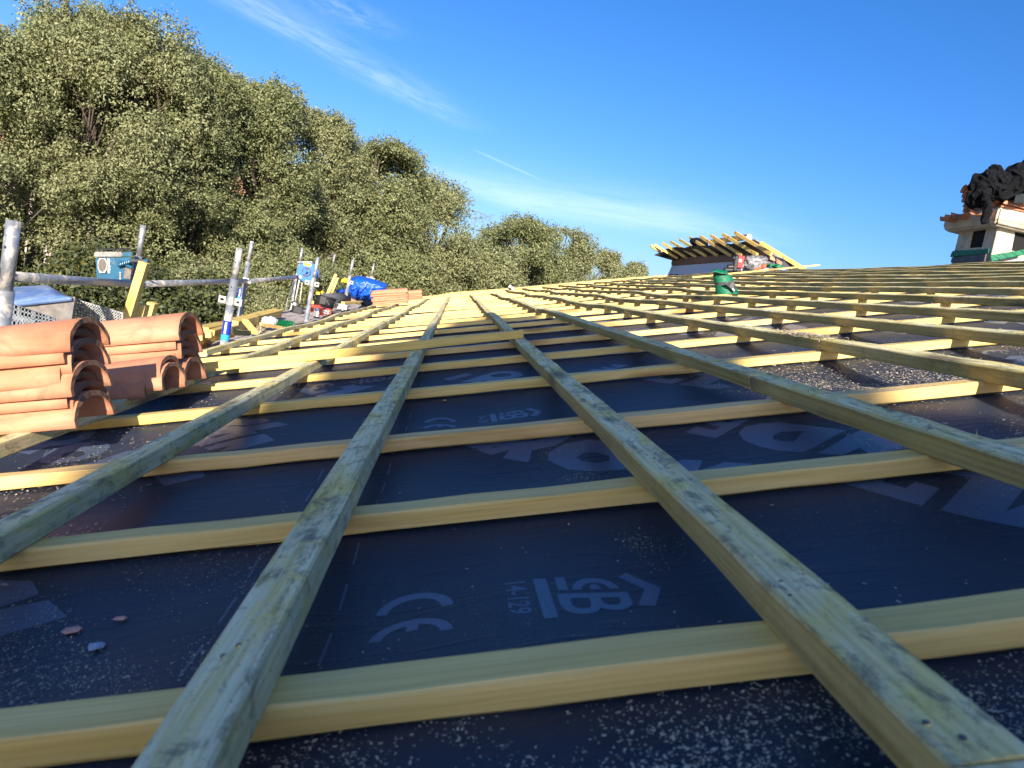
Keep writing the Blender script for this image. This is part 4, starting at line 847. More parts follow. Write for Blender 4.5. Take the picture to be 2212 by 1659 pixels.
# ================================================================ SCAFFOLDING
XI, XO = -1.60, -2.30; ZP = -0.66
scf = thing('scaffolding', (XI, 5.3, -3.6)); tag(scf, 'galvanised tube scaffolding with guard rail and plank deck along the eave', 'scaffolding')
def post(X, Y, ztop, zlow=-3.6, spigot=0.22, r=0.0242, lean=0.0, coup=(), stick=None):
    bm = bmesh.new(); a = Vector((X, Y, zlow)); b = Vector((X + lean, Y, ztop - spigot)); c = Vector((X + lean * 1.1, Y, ztop))
    tube(bm, a, b, r, 22); tube(bm, b, c, r * 0.80, 22)
    p = obj('post', bm, MG, scf)
    for f in p.data.polygons: f.use_smooth = abs(f.normal.z) < 0.9
    for zc in (b.z - 0.055, c.z - 0.10):
        h = bmesh.new(); tube(h, (b.x - 0.004, Y - (r if zc < b.z else r * 0.8) - 0.0015, zc), (b.x - 0.004, Y - (r if zc < b.z else r * 0.8) + 0.004, zc), 0.0055, 10); obj('pin_hole', h, MBLK, p)
    for zc in coup:
        h = bmesh.new(); tube(h, (X + lean * 0.8, Y, zc - 0.028), (X + lean * 0.8, Y, zc + 0.028), r * 1.18, 20)
        obj('clamp_ring', h, MG, p)
        for sgn in (-1, 1):
            h = bmesh.new(); cx = X + lean * 0.8 + sgn * (r + 0.026); y0 = Y - 0.02; zt_, w_ = 0.024, 0.024
            # plate with a slotted hole
            o_r = [(-w_, -zt_), (w_, -zt_), (w_, zt_), (-w_, zt_)]; i_r = [(-0.013, -0.005), (0.0, -0.009), (0.013, -0.005), (0.013, 0.005), (0.0, 0.009), (-0.013, 0.005)]
            poly(h, [(cx + x_, zc + z_) for x_, z_ in o_r], [[(cx + x_, zc + z_) for x_, z_ in i_r]])
            for v_ in h.verts: v_.co = Vector((v_.co.x, y0 + (0.004 * sgn), v_.co.y))
            e = bmesh.ops.extrude_face_region(h, geom=h.faces[:]); bmesh.ops.translate(h, vec=(0, 0.006, 0), verts=[q_ for q_ in e['geom'] if isinstance(q_, bmesh.types.BMVert)]); bmesh.ops.recalc_face_normals(h, faces=h.faces)
            obj('clamp_plate', h, simple('dull_zinc_plate%d' % random.randint(0, 1), (0.40, 0.39, 0.35), 0.6, 0.1, 0.25, 60, 0.2), p)
    if stick:
        zs, dark = stick
        h = bmesh.new(); tube(h, (X, Y, zs), (X, Y, zs + 0.095), r + 0.0012, 22, cap=False); obj('blue_sticker', h, MDARKB, p)
        h = bmesh.new(); tube(h, (X, Y, zs - 0.04), (X, Y, zs - 0.001), r + 0.0012, 22, cap=False); obj('cyan_sticker', h, MCYAN, p)
        h = bmesh.new()
        for a0 in np.linspace(-0.22, 0.22, 6)[:-1]:
            a1 = a0 + 0.088; rr_ = r + 0.0022
            q4 = [Vector((X + rr_ * math.sin(t_), Y - rr_ * math.cos(t_), z_)) for t_, z_ in ((a0, zs + 0.006), (a1, zs + 0.006), (a1, zs + 0.085), (a0, zs + 0.085))]
            h.faces.new([h.verts.new(q_) for q_ in q4])
        obj('white_mark', h, MWH, p)
    return p
pA = post(-1.70, 2.86, 0.092, r=0.031, spigot=0.26)
post(-1.555, 5.15, 0.13, r=0.0275, spigot=0.215, coup=(-0.235,), stick=(-0.47, 1))
post(-1.60, 7.95, 0.165, coup=(-0.12,), lean=0.04); post(-1.60, 10.5, 0.215, coup=(-0.10,), lean=0.04); post(-1.60, 13.0, 0.235, coup=(-0.04,), lean=0.05)
post(XO, 5.40, 0.145); post(XO, 8.0, 0.185, stick=(-0.42, 1), lean=0.03); post(XO, 10.5, 0.235, lean=0.03); post(XO, 13.2, 0.25, stick=(-0.35, 1), lean=0.03); post(XO, 15.6, 0.27, lean=0.03); post(-2.1, 17.3, 0.02, spigot=0.1)
def rail(a, b, r=0.0242, name='guard_rail'):
    bm = bmesh.new(); tube(bm, a, b, r, 20); o = obj(name, bm, MG, scf)
    for f in o.data.polygons: f.use_smooth = abs(f.normal.dot((Vector(b) - Vector(a)).normalized())) < 0.9
rail((-1.76, 2.86, -0.125), (-2.25, 5.42, -0.268), 0.022); rail((-2.25, 5.4, -0.265), (-2.25, 8.02, -0.238)); rail((-2.24, 8.0, -0.238), (-2.24, 10.5, -0.168)); rail((-2.24, 10.5, -0.168), (-2.24, 13.2, -0.16)); rail((-2.24, 13.2, -0.16), (-2.24, 15.6, -0.155))
for (X_, Y_, Z_) in ((-2.27, 8.0, -0.238), (-2.27, 13.2, -0.16), (-2.27, 10.5, -0.168), (-2.27, 15.6, -0.155)):
    bm = bmesh.new(); box(bm, (X_ + 0.01, Y_, Z_), (0.075, 0.06, 0.07), None, 0.012); tube(bm, (X_ + 0.03, Y_ - 0.05, Z_ - 0.01), (X_ + 0.08, Y_ - 0.05, Z_ - 0.01), 0.012, 8); obj('rail_coupler', bm, MG, scf)
bm = bmesh.new(); box(bm, (-1.735, 2.84, -0.10), (0.05, 0.05, 0.05), None, 0.012); obj('rail_coupler', bm, MG, scf)
for Y_ in (5.4, 8.0, 10.5, 13.2):
    bm = bmesh.new(); tube(bm, (XI, Y_ + 0.04, ZP - 0.07), (XO, Y_ + 0.04, ZP - 0.07), 0.024, 14); obj('transom', bm, MG, scf)
for i in range(3):
    for (y0, y1) in ((2.4, 5.35), (5.38, 8.0), (8.03, 10.6), (10.63, 13.3), (13.33, 16.0)):
        bm = bmesh.new(); box(bm, (-1.73 - 0.235 * i, (y0 + y1) / 2, ZP - 0.022), (0.225, y1 - y0, 0.045), None, 0.004); obj('plank', bm, MPLANK, scf)

# ---- things on and round the scaffold
def C4(x, y): return ((700 + x * 0.27120) / 1.8228, (950 + y * 0.27120) / 1.8228)
def C5(x, y): return ((1100 + x * 0.27125) / 1.8228, (950 + y * 0.27125) / 1.8228)
def C3(x, y): return ((x * 0.31645) / 1.8228, (950 + y * 0.31645) / 1.8228)
def up_(p, dz): return p + Vector((0, 0, dz))
# site radio hung on the outer post
YR = 5.2
tr = thing('site_radio', AY(*C3(1420, 490), YR)); tag(tr, 'dusty teal and grey jobsite radio standing on the guard rail beside the post', 'radio')
def q3(x, y, Y=YR): return AY(*C3(x, y), Y)
def hexa(bm, P8, bev=0.006):
    """P8: front loop 4 points, back loop 4 points"""
    prism(bm, P8[:4], P8[4:]); bmesh.ops.bevel(bm, geom=bm.edges[:], offset=bev, segments=2, affect='EDGES')
bm = bmesh.new(); hexa(bm, [q3(1205, 490), q3(1630, 485), q3(1640, 200), q3(1190, 200)] + [q3(1225, 480, YR + 0.16), q3(1640, 478, YR + 0.16), q3(1645, 195, YR + 0.16), q3(1205, 195, YR + 0.16)]); obj('body', bm, MTEAL, tr)
bm = bmesh.new(); hexa(bm, [q3(1170, 198, YR - 0.012), q3(1520, 192, YR - 0.012), q3(1520, 132, YR - 0.012), q3(1170, 132, YR - 0.012)] + [q3(1190, 190, YR + 0.14), q3(1520, 188, YR + 0.14), q3(1520, 130, YR + 0.14), q3(1190, 130, YR + 0.14)]); obj('grey_bumper', bm, simple('dusty_grey', (0.25, 0.24, 0.22), 0.7, 0, 0.4, 30, 0.2), tr)
bm = bmesh.new(); hexa(bm, [q3(1524, 195, YR - 0.008), q3(1648, 190, YR - 0.008), q3(1648, 132, YR - 0.008), q3(1524, 134, YR - 0.008)] + [q3(1524, 190, YR + 0.14), q3(1648, 188, YR + 0.14), q3(1648, 132, YR + 0.14), q3(1524, 132, YR + 0.14)]); obj('teal_bumper', bm, MTEAL, tr)
for (xa, xb) in ((1215, 1425), (1445, 1635)):
    bm = bmesh.new(); polytube(bm, [q3(xa, 130, YR + 0.04), q3(xa + 15, 100, YR + 0.04), q3(xb - 15, 98, YR + 0.04), q3(xb, 128, YR + 0.04)], 0.007, 8); obj('top_bar', bm, MBLK, tr)
bm = bmesh.new(); octo = [(1215, 330), (1215, 250), (1235, 212), (1310, 212), (1330, 250), (1330, 350), (1305, 395), (1240, 395)]
a = [bm.verts.new(q3(x, y, YR - 0.014)) for x, y in octo]; b_ = [bm.verts.new(q3(x, y, YR - 0.001)) for x, y in octo]; bm.faces.new(a); [bm.faces.new((a[i], b_[i], b_[(i + 1) % 8], a[(i + 1) % 8])) for i in range(8)]; bmesh.ops.recalc_face_normals(bm, faces=bm.faces); obj('speaker_frame', bm, simple('pale_grey_frame', (0.42, 0.40, 0.37), 0.6, 0, 0.3, 30, 0.1), tr)
bm = bmesh.new(); cc_ = (1270, 298); a = [bm.verts.new(q3(cc_[0] + 48 * math.cos(t_), cc_[1] + 80 * math.sin(t_), YR - 0.018)) for t_ in np.linspace(0, 6.283, 24)[:-1]]; bm.faces.new(a); e = bmesh.ops.extrude_face_region(bm, geom=bm.faces[:]); bmesh.ops.translate(bm, vec=(0, 0.006, 0), verts=[q_ for q_ in e['geom'] if isinstance(q_, bmesh.types.BMVert)]); bmesh.ops.recalc_face_normals(bm, faces=bm.faces); obj('speaker_grille', bm, simple('brown_grille', (0.12, 0.10, 0.085), 0.7, 0, 0.4, 90, 0.4), tr)
bm = bmesh.new(); polytube(bm, [q3(1465, 300, YR - 0.03), q3(1640, 245, YR - 0.03)], 0.013, 10); polytube(bm, [q3(1480, 250, YR - 0.02), q3(1645, 330, YR - 0.02)], 0.010, 8); obj('folding_arm', bm, MTEAL, tr)
bm = bmesh.new(); polytube(bm, [q3(1640, 243, YR - 0.04), q3(1810, 248, YR - 0.04)], 0.012, 12); obj('handle_grip', bm, MDG, tr)
bm = bmesh.new(); polytube(bm, [q3(1806, 247, YR - 0.04), q3(1845, 250, YR - 0.04)], 0.016, 12); obj('grip_cap', bm, MTEAL, tr)
bm = bmesh.new()
for k_ in range(5): box(bm, q3(1502, 388 + 20 * k_, YR - 0.006), (0.012, 0.014, 0.005))
for k_ in range(5): box(bm, q3(1500 + 26 * k_, 284 - 8 * k_, YR - 0.047), (0.004, 0.006, 0.012))
obj('vent_ribs', bm, simple('pale_rib', (0.40, 0.42, 0.42), 0.6, 0, 0.2, 30, 0.0), tr)
bm = bmesh.new(); box(bm, q3(1590, 400, YR - 0.003), (0.045, 0.01, 0.075), None, 0.004); obj('dusty_panel', bm, simple('brown_dust', (0.17, 0.14, 0.12), 0.8, 0, 0.3, 40, 0.1), tr)
# brand lettering, reading downwards
cu = bpy.data.curves.new('txt', 'FONT'); cu.body = 'makita'; cu.size = 1.0; cu.shear = 0.25; cu.offset = 0.02
to = bpy.data.objects.new('txt', cu); COL.objects.link(to); bpy.context.view_layer.update()
tme = bpy.data.meshes.new_from_object(to.evaluated_get(bpy.context.evaluated_depsgraph_get())); bm = bmesh.new(); bm.from_mesh(tme)
wmax = max(v.co.x for v in bm.verts); o0 = q3(1336, 212, YR - 0.004); ex = (q3(1392, 212, YR - 0.004) - o0); ey = (q3(1342, 398, YR - 0.004) - o0)
for v in bm.verts: x_, y_ = v.co.x / wmax, v.co.y / 0.75; v.co = o0 + ey * x_ + ex * y_ * 0.72
bpy.data.objects.remove(to); obj('brand_lettering', bm, MWH, tr)

# leaning yellow timbers by the near post
timber('timber_prop', AY(*C3(1580, 985), 4.6), AY(*C3(1800, 262), 4.6), 0.058, 0.05, MFZ, 'tall yellow timber prop leaning against the guard rail by the radio', 'timber')
timber('timber_prop', AY(*C3(1745, 960), 4.75), AY(*C3(1790, 785), 4.75), 0.075, 0.05, MFZ, 'nearer of two short yellow timber ends beside the leaning prop', 'timber')
timber('timber_prop', AY(*C3(1850, 955), 5.0), AY(*C3(1905, 765), 5.0), 0.075, 0.05, MFZ, 'farther of two short yellow timber ends beside the leaning prop', 'timber')
# blue topped grey crate behind the tiles
YB = 3.9
t = thing('zinc_bin', AY(*C3(500, 960), YB)); tag(t, 'grey sheet bin with curved pale blue lid behind the tile stacks', 'bin')
def q3b(x, y, Y=YB): return AY(*C3(x, y), Y)
bm = bmesh.new(); prism(bm, [q3b(160, 1040), q3b(880, 1040), q3b(935, 690), q3b(170, 780)], [q3b(160, 1040, YB + 0.9), q3b(880, 1040, YB + 0.9), q3b(935, 690, YB + 0.9), q3b(170, 780, YB + 0.9)]); obj('body', bm, simple('stained_sheet', (0.16, 0.145, 0.13), 0.7, 0, 0.35, 25, 0.3), t)
bm = bmesh.new(); sheet(bm, [q3b(150, 772, YB - 0.02), q3b(890, 692, YB - 0.02), q3b(700, 640, YB + 0.95), q3b(100, 640, YB + 0.95)], 16, 10, 0.02, lambda u, v: 0.06 * math.sin(math.pi * min(1, v * 1.1)) * min(1, (1 - u) * 4)); obj('lid', bm, MPBL, t, True)
def perforated(name, quad, nx_, ny_, mat, label, cat, k=0.62, frame=0.06):
    q = [Vector(p) for p in quad]; bm = bmesh.new(); nn = (q[1] - q[0]).cross(q[3] - q[0]).normalized() * 0.003
    P = lambda u, v: (q[0] * (1 - u) + q[1] * u) * (1 - v) + (q[3] * (1 - u) + q[2] * u) * v
    def strip2(u0, v0, u1, v1):
        a = [P(u0, v0), P(u1, v0), P(u1, v1), P(u0, v1)]; prism(bm, [p - nn for p in a], [p + nn for p in a])
    du, dv = (1 - 2 * frame * 0.4) / nx_, (1 - 2 * frame) / ny_; bu, bv = du * (1 - k) / 2, dv * (1 - k) / 2
    for i in range(nx_ + 1): strip2(frame * 0.4 + i * du - bu, 0.01, frame * 0.4 + i * du + bu, 0.99)
    for j in range(ny_ + 1): strip2(0.0, frame + j * dv - bv, 1.0, frame + j * dv + bv)
    strip2(0, -0.02, 1, 0.03); strip2(0, 0.97, 1, 1.02)
    o = obj(name, bm, mat); tag(o, label, cat); return o
YP = 4.2
pn = lambda x, y, d=0: AY(*C3(x, y), YP + d)
perforated('perforated_panel', [pn(905, 965), pn(1545, 1110), pn(1535, 895), pn(940, 722)], 17, 6, MG, 'galvanised steel panel with rows of square holes behind the tile stacks', 'metal panel')
bm = bmesh.new(); beam(bm, pn(890, 980, -0.02), pn(930, 715, -0.02), 0.035, 0.01); 
tag(obj('steel_strut', bm, MG), 'short galvanised strut upright at the end of the perforated panel', 'strut')
perforated('perforated_panel', [pn(110, 1100, -0.5), pn(700, 1100, -0.5), pn(690, 960, -0.5), pn(150, 780, -0.5)], 12, 4, simple('dark_zinc', (0.15, 0.17, 0.19), 0.6, 0, 0.3, 30, 0.2), 'dark zinc panel with square holes beside the near post', 'metal panel', 0.35)  # darker zinc base tone for this panel

# timber on the platform
def pz(x, y, z=ZP): return AZ(*C4(x, y), z)
a0 = AY(*C4(785, 1180), 6.9); a1 = AY(*C4(1470, 1010), 9.4)
timber('timber_beam', AY(*C4(780, 1215), 6.55), AY(*C4(1450, 1035), 8.9), 0.11, 0.085, MFZ, 'thick new timber beam lying along the scaffold deck toward the black case', 'beam')
timber('timber_beam', AY(*C4(800, 1270), 6.6), AY(*C4(1400, 1110), 8.8), 0.08, 0.07, MFZ, 'second timber beam lying in the shade under the thick one', 'beam')
timber('timber_beam', AY(*C4(150, 1340), 5.6), AY(*C4(700, 1215), 6.9), 0.09, 0.06, MFZ, 'long timber behind the pile of offcuts at the blue stickered post', 'beam')
random.seed(5)
offc = [((300, 1330), (560, 1245)), ((400, 1290), (620, 1240)), ((370, 1345), (640, 1290)), ((440, 1360), (680, 1280)), ((490, 1330), (700, 1262)), ((500, 1400), (800, 1345)), ((310, 1400), (560, 1370)), ((290, 1455), (430, 1425)), ((270, 1500), (480, 1465)), ((760, 1290), (860, 1255)), ((780, 1320), (1020, 1330))]
desc = ['upper left', 'topmost', 'central square ended', 'orange ended', 'small', 'long lower right', 'pale sawn', 'flat left', 'lowest flat', 'short upper right', 'flat far right']
for i, ((xa, ya), (xb, yb_)) in enumerate(offc):
    Y0 = 5.35 + 0.05 * (i % 3)
    timber('timber_offcut', AY(*C4(xa, ya), Y0), AY(*C4(xb, yb_), Y0 + 0.55), 0.042, 0.042, MFZ if i % 3 else MFY, '%s offcut in the timber pile beside the blue stickered post' % desc[i], 'offcut', 'timber offcuts on the scaffold deck', Vector((0.2 * (i % 3 - 1), 0, 1)).normalized())
timber('timber_offcut', AY(*C4(1125, 1330), 6.3), AY(*C4(975, 1150), 6.5), 0.05, 0.03, MFY, 'yellow offcut leaning steeply against the thick beam', 'offcut', 'timber offcuts on the scaffold deck')
timber('timber_offcut', AY(*C4(1225, 1210), 7.0), AY(*C4(1500, 1255), 7.3), 0.05, 0.03, MFY, 'flat yellow offcut lying before the white sack', 'offcut', 'timber offcuts on the scaffold deck')
# shredded pale shavings
V_, F_ = [], []
P = []
for i in range(900):
    c = AZ(*C4(random.uniform(840, 1200), random.uniform(1250, 1330)), ZP + 0.01); P.append(c + Vector((random.gauss(0, 0.02), random.gauss(0, 0.06), abs(random.gauss(0, 0.02)))))
bm = bmesh.new()
for c in P:
    d = Vector((random.gauss(0, 1), random.gauss(0, 1), random.gauss(0, 0.4))).normalized() * 0.018; s = d.cross(Vector((0, 0, 1))).normalized() * 0.006
    bm.faces.new([bm.verts.new(c + q_) for q_ in (-d - s, d - s, d + s, -d + s)])
tag(obj('wood_shavings', bm, plain('shaving', (0.62, 0.50, 0.33), 0.8)), 'heap of pale wood shavings on the scaffold deck among the offcuts', 'shavings', kind='stuff')
bm = bmesh.new(); c = AY(*C4(1340, 1175), 7.5); blob(bm, c, (0.085, 0.08, 0.055), 4, 0.35, 12, 3); tag(obj('white_sack', bm, simple('white_plastic', (0.48, 0.47, 0.46), 0.5, 0, 0.15, 12, 0.4), None, True), 'crumpled white sack slumped on the deck before the planks', 'sack')
bm = bmesh.new(); c = AY(*C4(1540, 1200), 7.3); sheet(bm, [c + Vector(p) for p in ((-0.09, 0, -0.05), (0.09, 0.03, -0.03), (0.08, 0.09, 0.035), (-0.06, 0.06, 0.03))], 26, 12, 0.012, lambda u, v: 0.012 * math.sin(40 * u) + 0.01 * math.sin(22 * v)); tag(obj('green_netting', bm, simple('green_net', (0.0, 0.12, 0.045), 0.6, 0, 0.5, 60, 0.5), None, False), 'small folded green netting beside the white sack', 'netting')
# cable reel
YE = 10.25; cr = AY(*C5(403, 450), YE); t = thing('cable_reel', cr); tag(t, 'round blue cable reel with yellow sticker hanging on the guard rail', 'cable reel')
def disc(bm, c, r, y0, y1, n=40): tube(bm, c + Vector((0, y0, 0)), c + Vector((0, y1, 0)), r, n)
bm = bmesh.new(); disc(bm, cr, 0.138, 0, 0.012); bmesh.ops.bevel(bm, geom=bm.edges[:], offset=0.003, segments=1, affect='EDGES'); obj('front_flange', bm, MBLUE, t)
bm = bmesh.new(); disc(bm, cr, 0.138, 0.10, 0.112); obj('rear_flange', bm, MBLUE, t)
bm = bmesh.new(); disc(bm, cr, 0.10, 0.012, 0.10); obj('wound_cable', bm, MBLK, t)
bm = bmesh.new(); disc(bm, cr + Vector((-0.008, 0, 0)), 0.066, -0.004, 0.0); obj('socket_plate', bm, plain('navy_plate', (0.03, 0.04, 0.10), 0.4), t)
for (dx, dz) in ((-0.028, 0.026), (0.022, 0.026), (-0.036, -0.012), (0.012, -0.012), (0.0, 0.0)):
    bm = bmesh.new(); disc(bm, cr + Vector((dx - 0.004, -0.004, dz - 0.006)), 0.021, -0.008, 0.0, 20); obj('socket', bm, MBLUE, t)
bm = bmesh.new(); box(bm, cr + Vector((-0.012, -0.002, 0.103)), (0.10, 0.003, 0.042), Euler((0, 0.03, 0)).to_matrix()); obj('yellow_sticker', bm, MYEL, t)
bm = bmesh.new(); disc(bm, cr + Vector((-0.078, 0, -0.082)), 0.021, -0.003, 0.0, 20); obj('round_sticker', bm, plain('pink_sticker', (0.72, 0.45, 0.5), 0.5), t)
bm = bmesh.new(); polytube(bm, [AY(*C5(262, 302), YE), AY(*C5(480, 300), YE)], 0.010, 8); polytube(bm, [AY(*C5(262, 302), YE + 0.06), AY(*C5(300, 360), YE + 0.06), AY(*C5(360, 450), YE + 0.06)], 0.008, 8); obj('handle_frame', bm, MG, t)
# rope
bm = bmesh.new(); polytube(bm, [AY(*C5(x, y), 10.1) for x, y in ((215, 560), (170, 700), (120, 850), (105, 940), (130, 1000), (165, 990), (185, 900))], 0.009, 7); polytube(bm, [AY(*C5(x, y), 10.1) for x, y in ((290, 560), (262, 700), (232, 860))], 0.008, 7); polytube(bm, [AY(*C5(x, y), 10.1) for x, y in ((330, 600), (312, 760), (296, 900))], 0.006, 7)
tag(obj('rope', bm, MROPE, None, True), 'pale rope hanging in loops from the rail under the cable reel', 'rope')
# black tool case
cb = AZ(*C5(240, 1045), ZP); Yc = cb.y
t = thing('tool_case', cb); tag(t, 'black plastic tool case with pale label standing on the deck by the rope', 'tool case')
kpx = Yc / FD / 1.8228 * 0.27125 * 1.8228   # metres per close-up pixel at that distance
def k5(x, y, Y): return AY(*C5(x, y), Y)
bm = bmesh.new(); hexa(bm, [k5(150, 1020, Yc), k5(325, 1055, Yc), k5(330, 965, Yc), k5(160, 925, Yc)] + [k5(150, 1010, Yc + 0.22), k5(340, 1045, Yc + 0.22), k5(345, 955, Yc + 0.22), k5(165, 915, Yc + 0.22)], 0.008); obj('body', bm, MBLK, t)
bm = bmesh.new(); hexa(bm, [k5(165, 935, Yc + 0.02), k5(265, 955, Yc + 0.02), k5(290, 885, Yc + 0.02), k5(180, 868, Yc + 0.02)] + [k5(165, 930, Yc + 0.2), k5(290, 945, Yc + 0.2), k5(310, 880, Yc + 0.2), k5(185, 865, Yc + 0.2)], 0.008); obj('lid', bm, MDG, t)
bm = bmesh.new(); prism(bm, [k5(195, 925, Yc - 0.003), k5(243, 935, Yc - 0.003), k5(248, 895, Yc - 0.003), k5(205, 888, Yc - 0.003)], [k5(195, 925, Yc + 0.018), k5(243, 935, Yc + 0.018), k5(248, 895, Yc + 0.018), k5(205, 888, Yc + 0.018)]); obj('label_plate', bm, simple('pale_label', (0.45, 0.45, 0.46), 0.5, 0, 0.3, 60, 0), t)
# bucket
Yk = 9.6; t = thing('bucket', k5(620, 990, Yk)); tag(t, 'black builder bucket with taped patch between the two inner posts', 'bucket')
bm = bmesh.new(); bc, tc_ = k5(625, 985, Yk), k5(660, 815, Yk)
bmesh.ops.create_cone(bm, cap_ends=True, segments=30, radius1=0.105, radius2=0.138, depth=(tc_ - bc).length, matrix=Matrix.Translation((bc + tc_) / 2 + Vector((0, 0.1, 0))) @ frame_to(bc, tc_).to_4x4()); bmesh.ops.delete(bm, geom=[f for f in bm.faces if len(f.verts) > 6 and f.normal.z > 0.5], context='FACES'); e = bmesh.ops.solidify(bm, geom=bm.faces[:], thickness=0.006); obj('body', bm, MBLK, t, True)
bm = bmesh.new(); cw = tc_ + Vector((0, 0.1, 0)); fr = frame_to(bc, tc_); polytube(bm, [cw + fr @ Vector((0.14 * math.cos(a_), 0.14 * math.sin(a_), 0)) for a_ in np.linspace(0, 6.283, 30)[:-1]], 0.008, 6, True); obj('rim', bm, MBLK, t, True)
bm = bmesh.new(); box(bm, k5(632, 858, Yk - 0.06), (0.075, 0.006, 0.10), None, 0.001); obj('tape_patch', bm, MBLK, t)
bm = bmesh.new(); polytube(bm, [cw + fr @ Vector((0.14 * math.cos(a_), -0.14 * abs(math.sin(a_)) * 0.7, -0.11 * math.sin(a_))) for a_ in np.linspace(0, 3.1416, 14)], 0.003, 6); obj('wire_handle', bm, MG, t)
# orange boxes
for i, (xa, xb, yt, yb_, Yx, lab) in enumerate(((412, 590, 925, 1030, 9.0, 'open orange red carton behind the other one, left of the bucket'), (548, 750, 985, 1085, 8.75, 'front orange red carton with dark side beside the inner post'))):
    t = thing('carton', k5(xa, yb_, Yx)); tag(t, lab, 'carton', 'orange cartons on the scaffold deck')
    bm = bmesh.new(); hexa(bm, [k5(xa, yb_, Yx), k5(xb, yb_ - 25, Yx + 0.08), k5(xb + 2, yt + 10, Yx + 0.08), k5(xa + 3, yt, Yx), k5(xa + 20, yb_ - 10, Yx + 0.25), k5(xb + 15, yb_ - 35, Yx + 0.3), k5(xb + 15, yt, Yx + 0.3), k5(xa + 20, yt - 8, Yx + 0.25)], 0.002); obj('body', bm, MOR, t)
    bm = bmesh.new(); box(bm, k5((xa + xb) / 2 + 25, (yt + yb_) / 2 - 12, Yx + 0.015), (0.075, 0.005, 0.045), Euler((0, 0.08, 0.35)).to_matrix()); obj('pale_print', bm, simple('pale_print', (0.72, 0.55, 0.50), 0.5, 0, 0.3, 80, 0), t)
    bm = bmesh.new(); box(bm, k5(xa + 10, (yt + yb_) / 2, Yx - 0.012), (0.022, 0.006, 0.10)); obj('blue_band', bm, plain('blue_white_band', (0.35, 0.42, 0.62), 0.5), t)
    if i == 0:
        bm = bmesh.new(); sheet(bm, [k5(415, 925, Yx), k5(590, 935, Yx + 0.1), k5(600, 965, Yx - 0.12), k5(425, 950, Yx - 0.15)], 4, 4, 0.004); obj('flap', bm, MOR, t)
    else:
        bm = bmesh.new(); hexa(bm, [k5(485, 1075, Yx - 0.01), k5(545, 1088, Yx - 0.01), k5(550, 975, Yx - 0.01), k5(510, 965, Yx - 0.01), k5(485, 1070, Yx + 0.2), k5(545, 1080, Yx + 0.2), k5(550, 970, Yx + 0.2), k5(510, 960, Yx + 0.2)], 0.002); obj('dark_side', bm, simple('grey_card', (0.16, 0.15, 0.15), 0.6, 0, 0.2, 40, 0), t)
        bm = bmesh.new(); box(bm, k5(640, 968, Yx + 0.2), (0.17, 0.12, 0.008)); obj('red_lining', bm, MRED, t)
# black roll of underlay, yellow level, small yellow pack
bm = bmesh.new(); tube(bm, k5(640, 850, 10.0), k5(960, 830, 10.6), 0.085, 28); o = obj('underlay_roll', bm, simple('grey_roll', (0.075, 0.08, 0.09), 0.6, 0, 0.2, 30, 0.3)); tag(o, 'grey roll of spare underlay lying behind the bucket', 'roll')
for f in o.data.polygons: f.use_smooth = len(f.vertices) == 4
bm = bmesh.new(); hexa(bm, [k5(530, 800, 10.4), k5(585, 805, 10.4), k5(588, 735, 10.4), k5(532, 735, 10.4), k5(530, 800, 10.5), k5(585, 805, 10.5), k5(588, 735, 10.5), k5(532, 735, 10.5)], 0.004); tag(obj('yellow_tool', bm, MYEL), 'boxy yellow tool behind the bucket, left of the round one', 'tool')
bm = bmesh.new(); blob(bm, k5(621, 740, 10.4), (0.022, 0.022, 0.022), 2, 0.0); tube(bm, k5(618, 755, 10.4), k5(612, 800, 10.4), 0.010, 10); tag(obj('screwdriver', bm, MYEL), 'yellow knobbed hand tool standing behind the bucket', 'tool')
bm = bmesh.new(); hexa(bm, [k5(415, 905, 9.5), k5(498, 915, 9.5), k5(500, 868, 9.5), k5(422, 856, 9.5), k5(415, 900, 9.7), k5(498, 910, 9.7), k5(500, 862, 9.7), k5(422, 850, 9.7)], 0.003); tag(obj('yellow_pack', bm, plain('yellow_card', (0.75, 0.45, 0.08), 0.6)), 'small flat yellow pack above the orange cartons', 'pack')
timber('timber_prop', k5(690, 800, 11.2), k5(825, 478, 11.2), 0.065, 0.045, MFZ, 'yellow timber leaning up behind the bucket before the tarpaulin', 'timber')
timber('timber_prop', k5(745, 780, 11.6), k5(845, 530, 11.6), 0.04, 0.045, MFZ, 'second timber in shade close behind the leaning yellow one', 'timber')
timber('timber_offcut', k5(920, 895, 10.2), k5(1160, 885, 10.9), 0.05, 0.03, MFY, 'pale board lying flat between the post and the tarpaulin', 'offcut', 'timber offcuts on the scaffold deck')
bm = bmesh.new(); hexa(bm, [k5(775, 960, 9.9), k5(975, 1000, 9.9), k5(985, 930, 9.9), k5(790, 895, 9.9), k5(790, 950, 10.2), k5(990, 990, 10.2), k5(995, 925, 10.2), k5(800, 890, 10.2)], 0.004); tag(obj('paper_sack', bm, simple('cream_sack', (0.68, 0.60, 0.42), 0.8, 0, 0.2, 25, 0.3)), 'pale cream sack lying right of the bucket at the post foot', 'sack')
bm = bmesh.new(); prism(bm, [k5(985, 800, 10.9), k5(1155, 880, 10.9), k5(1120, 910, 10.9), k5(980, 870, 10.9)], [k5(985, 800, 11.2), k5(1155, 880, 11.2), k5(1120, 910, 11.2), k5(980, 870, 11.2)]); tag(obj('clay_board', bm, MT), 'slanted pink clay slab behind the post before the tarpaulin', 'clay slab')
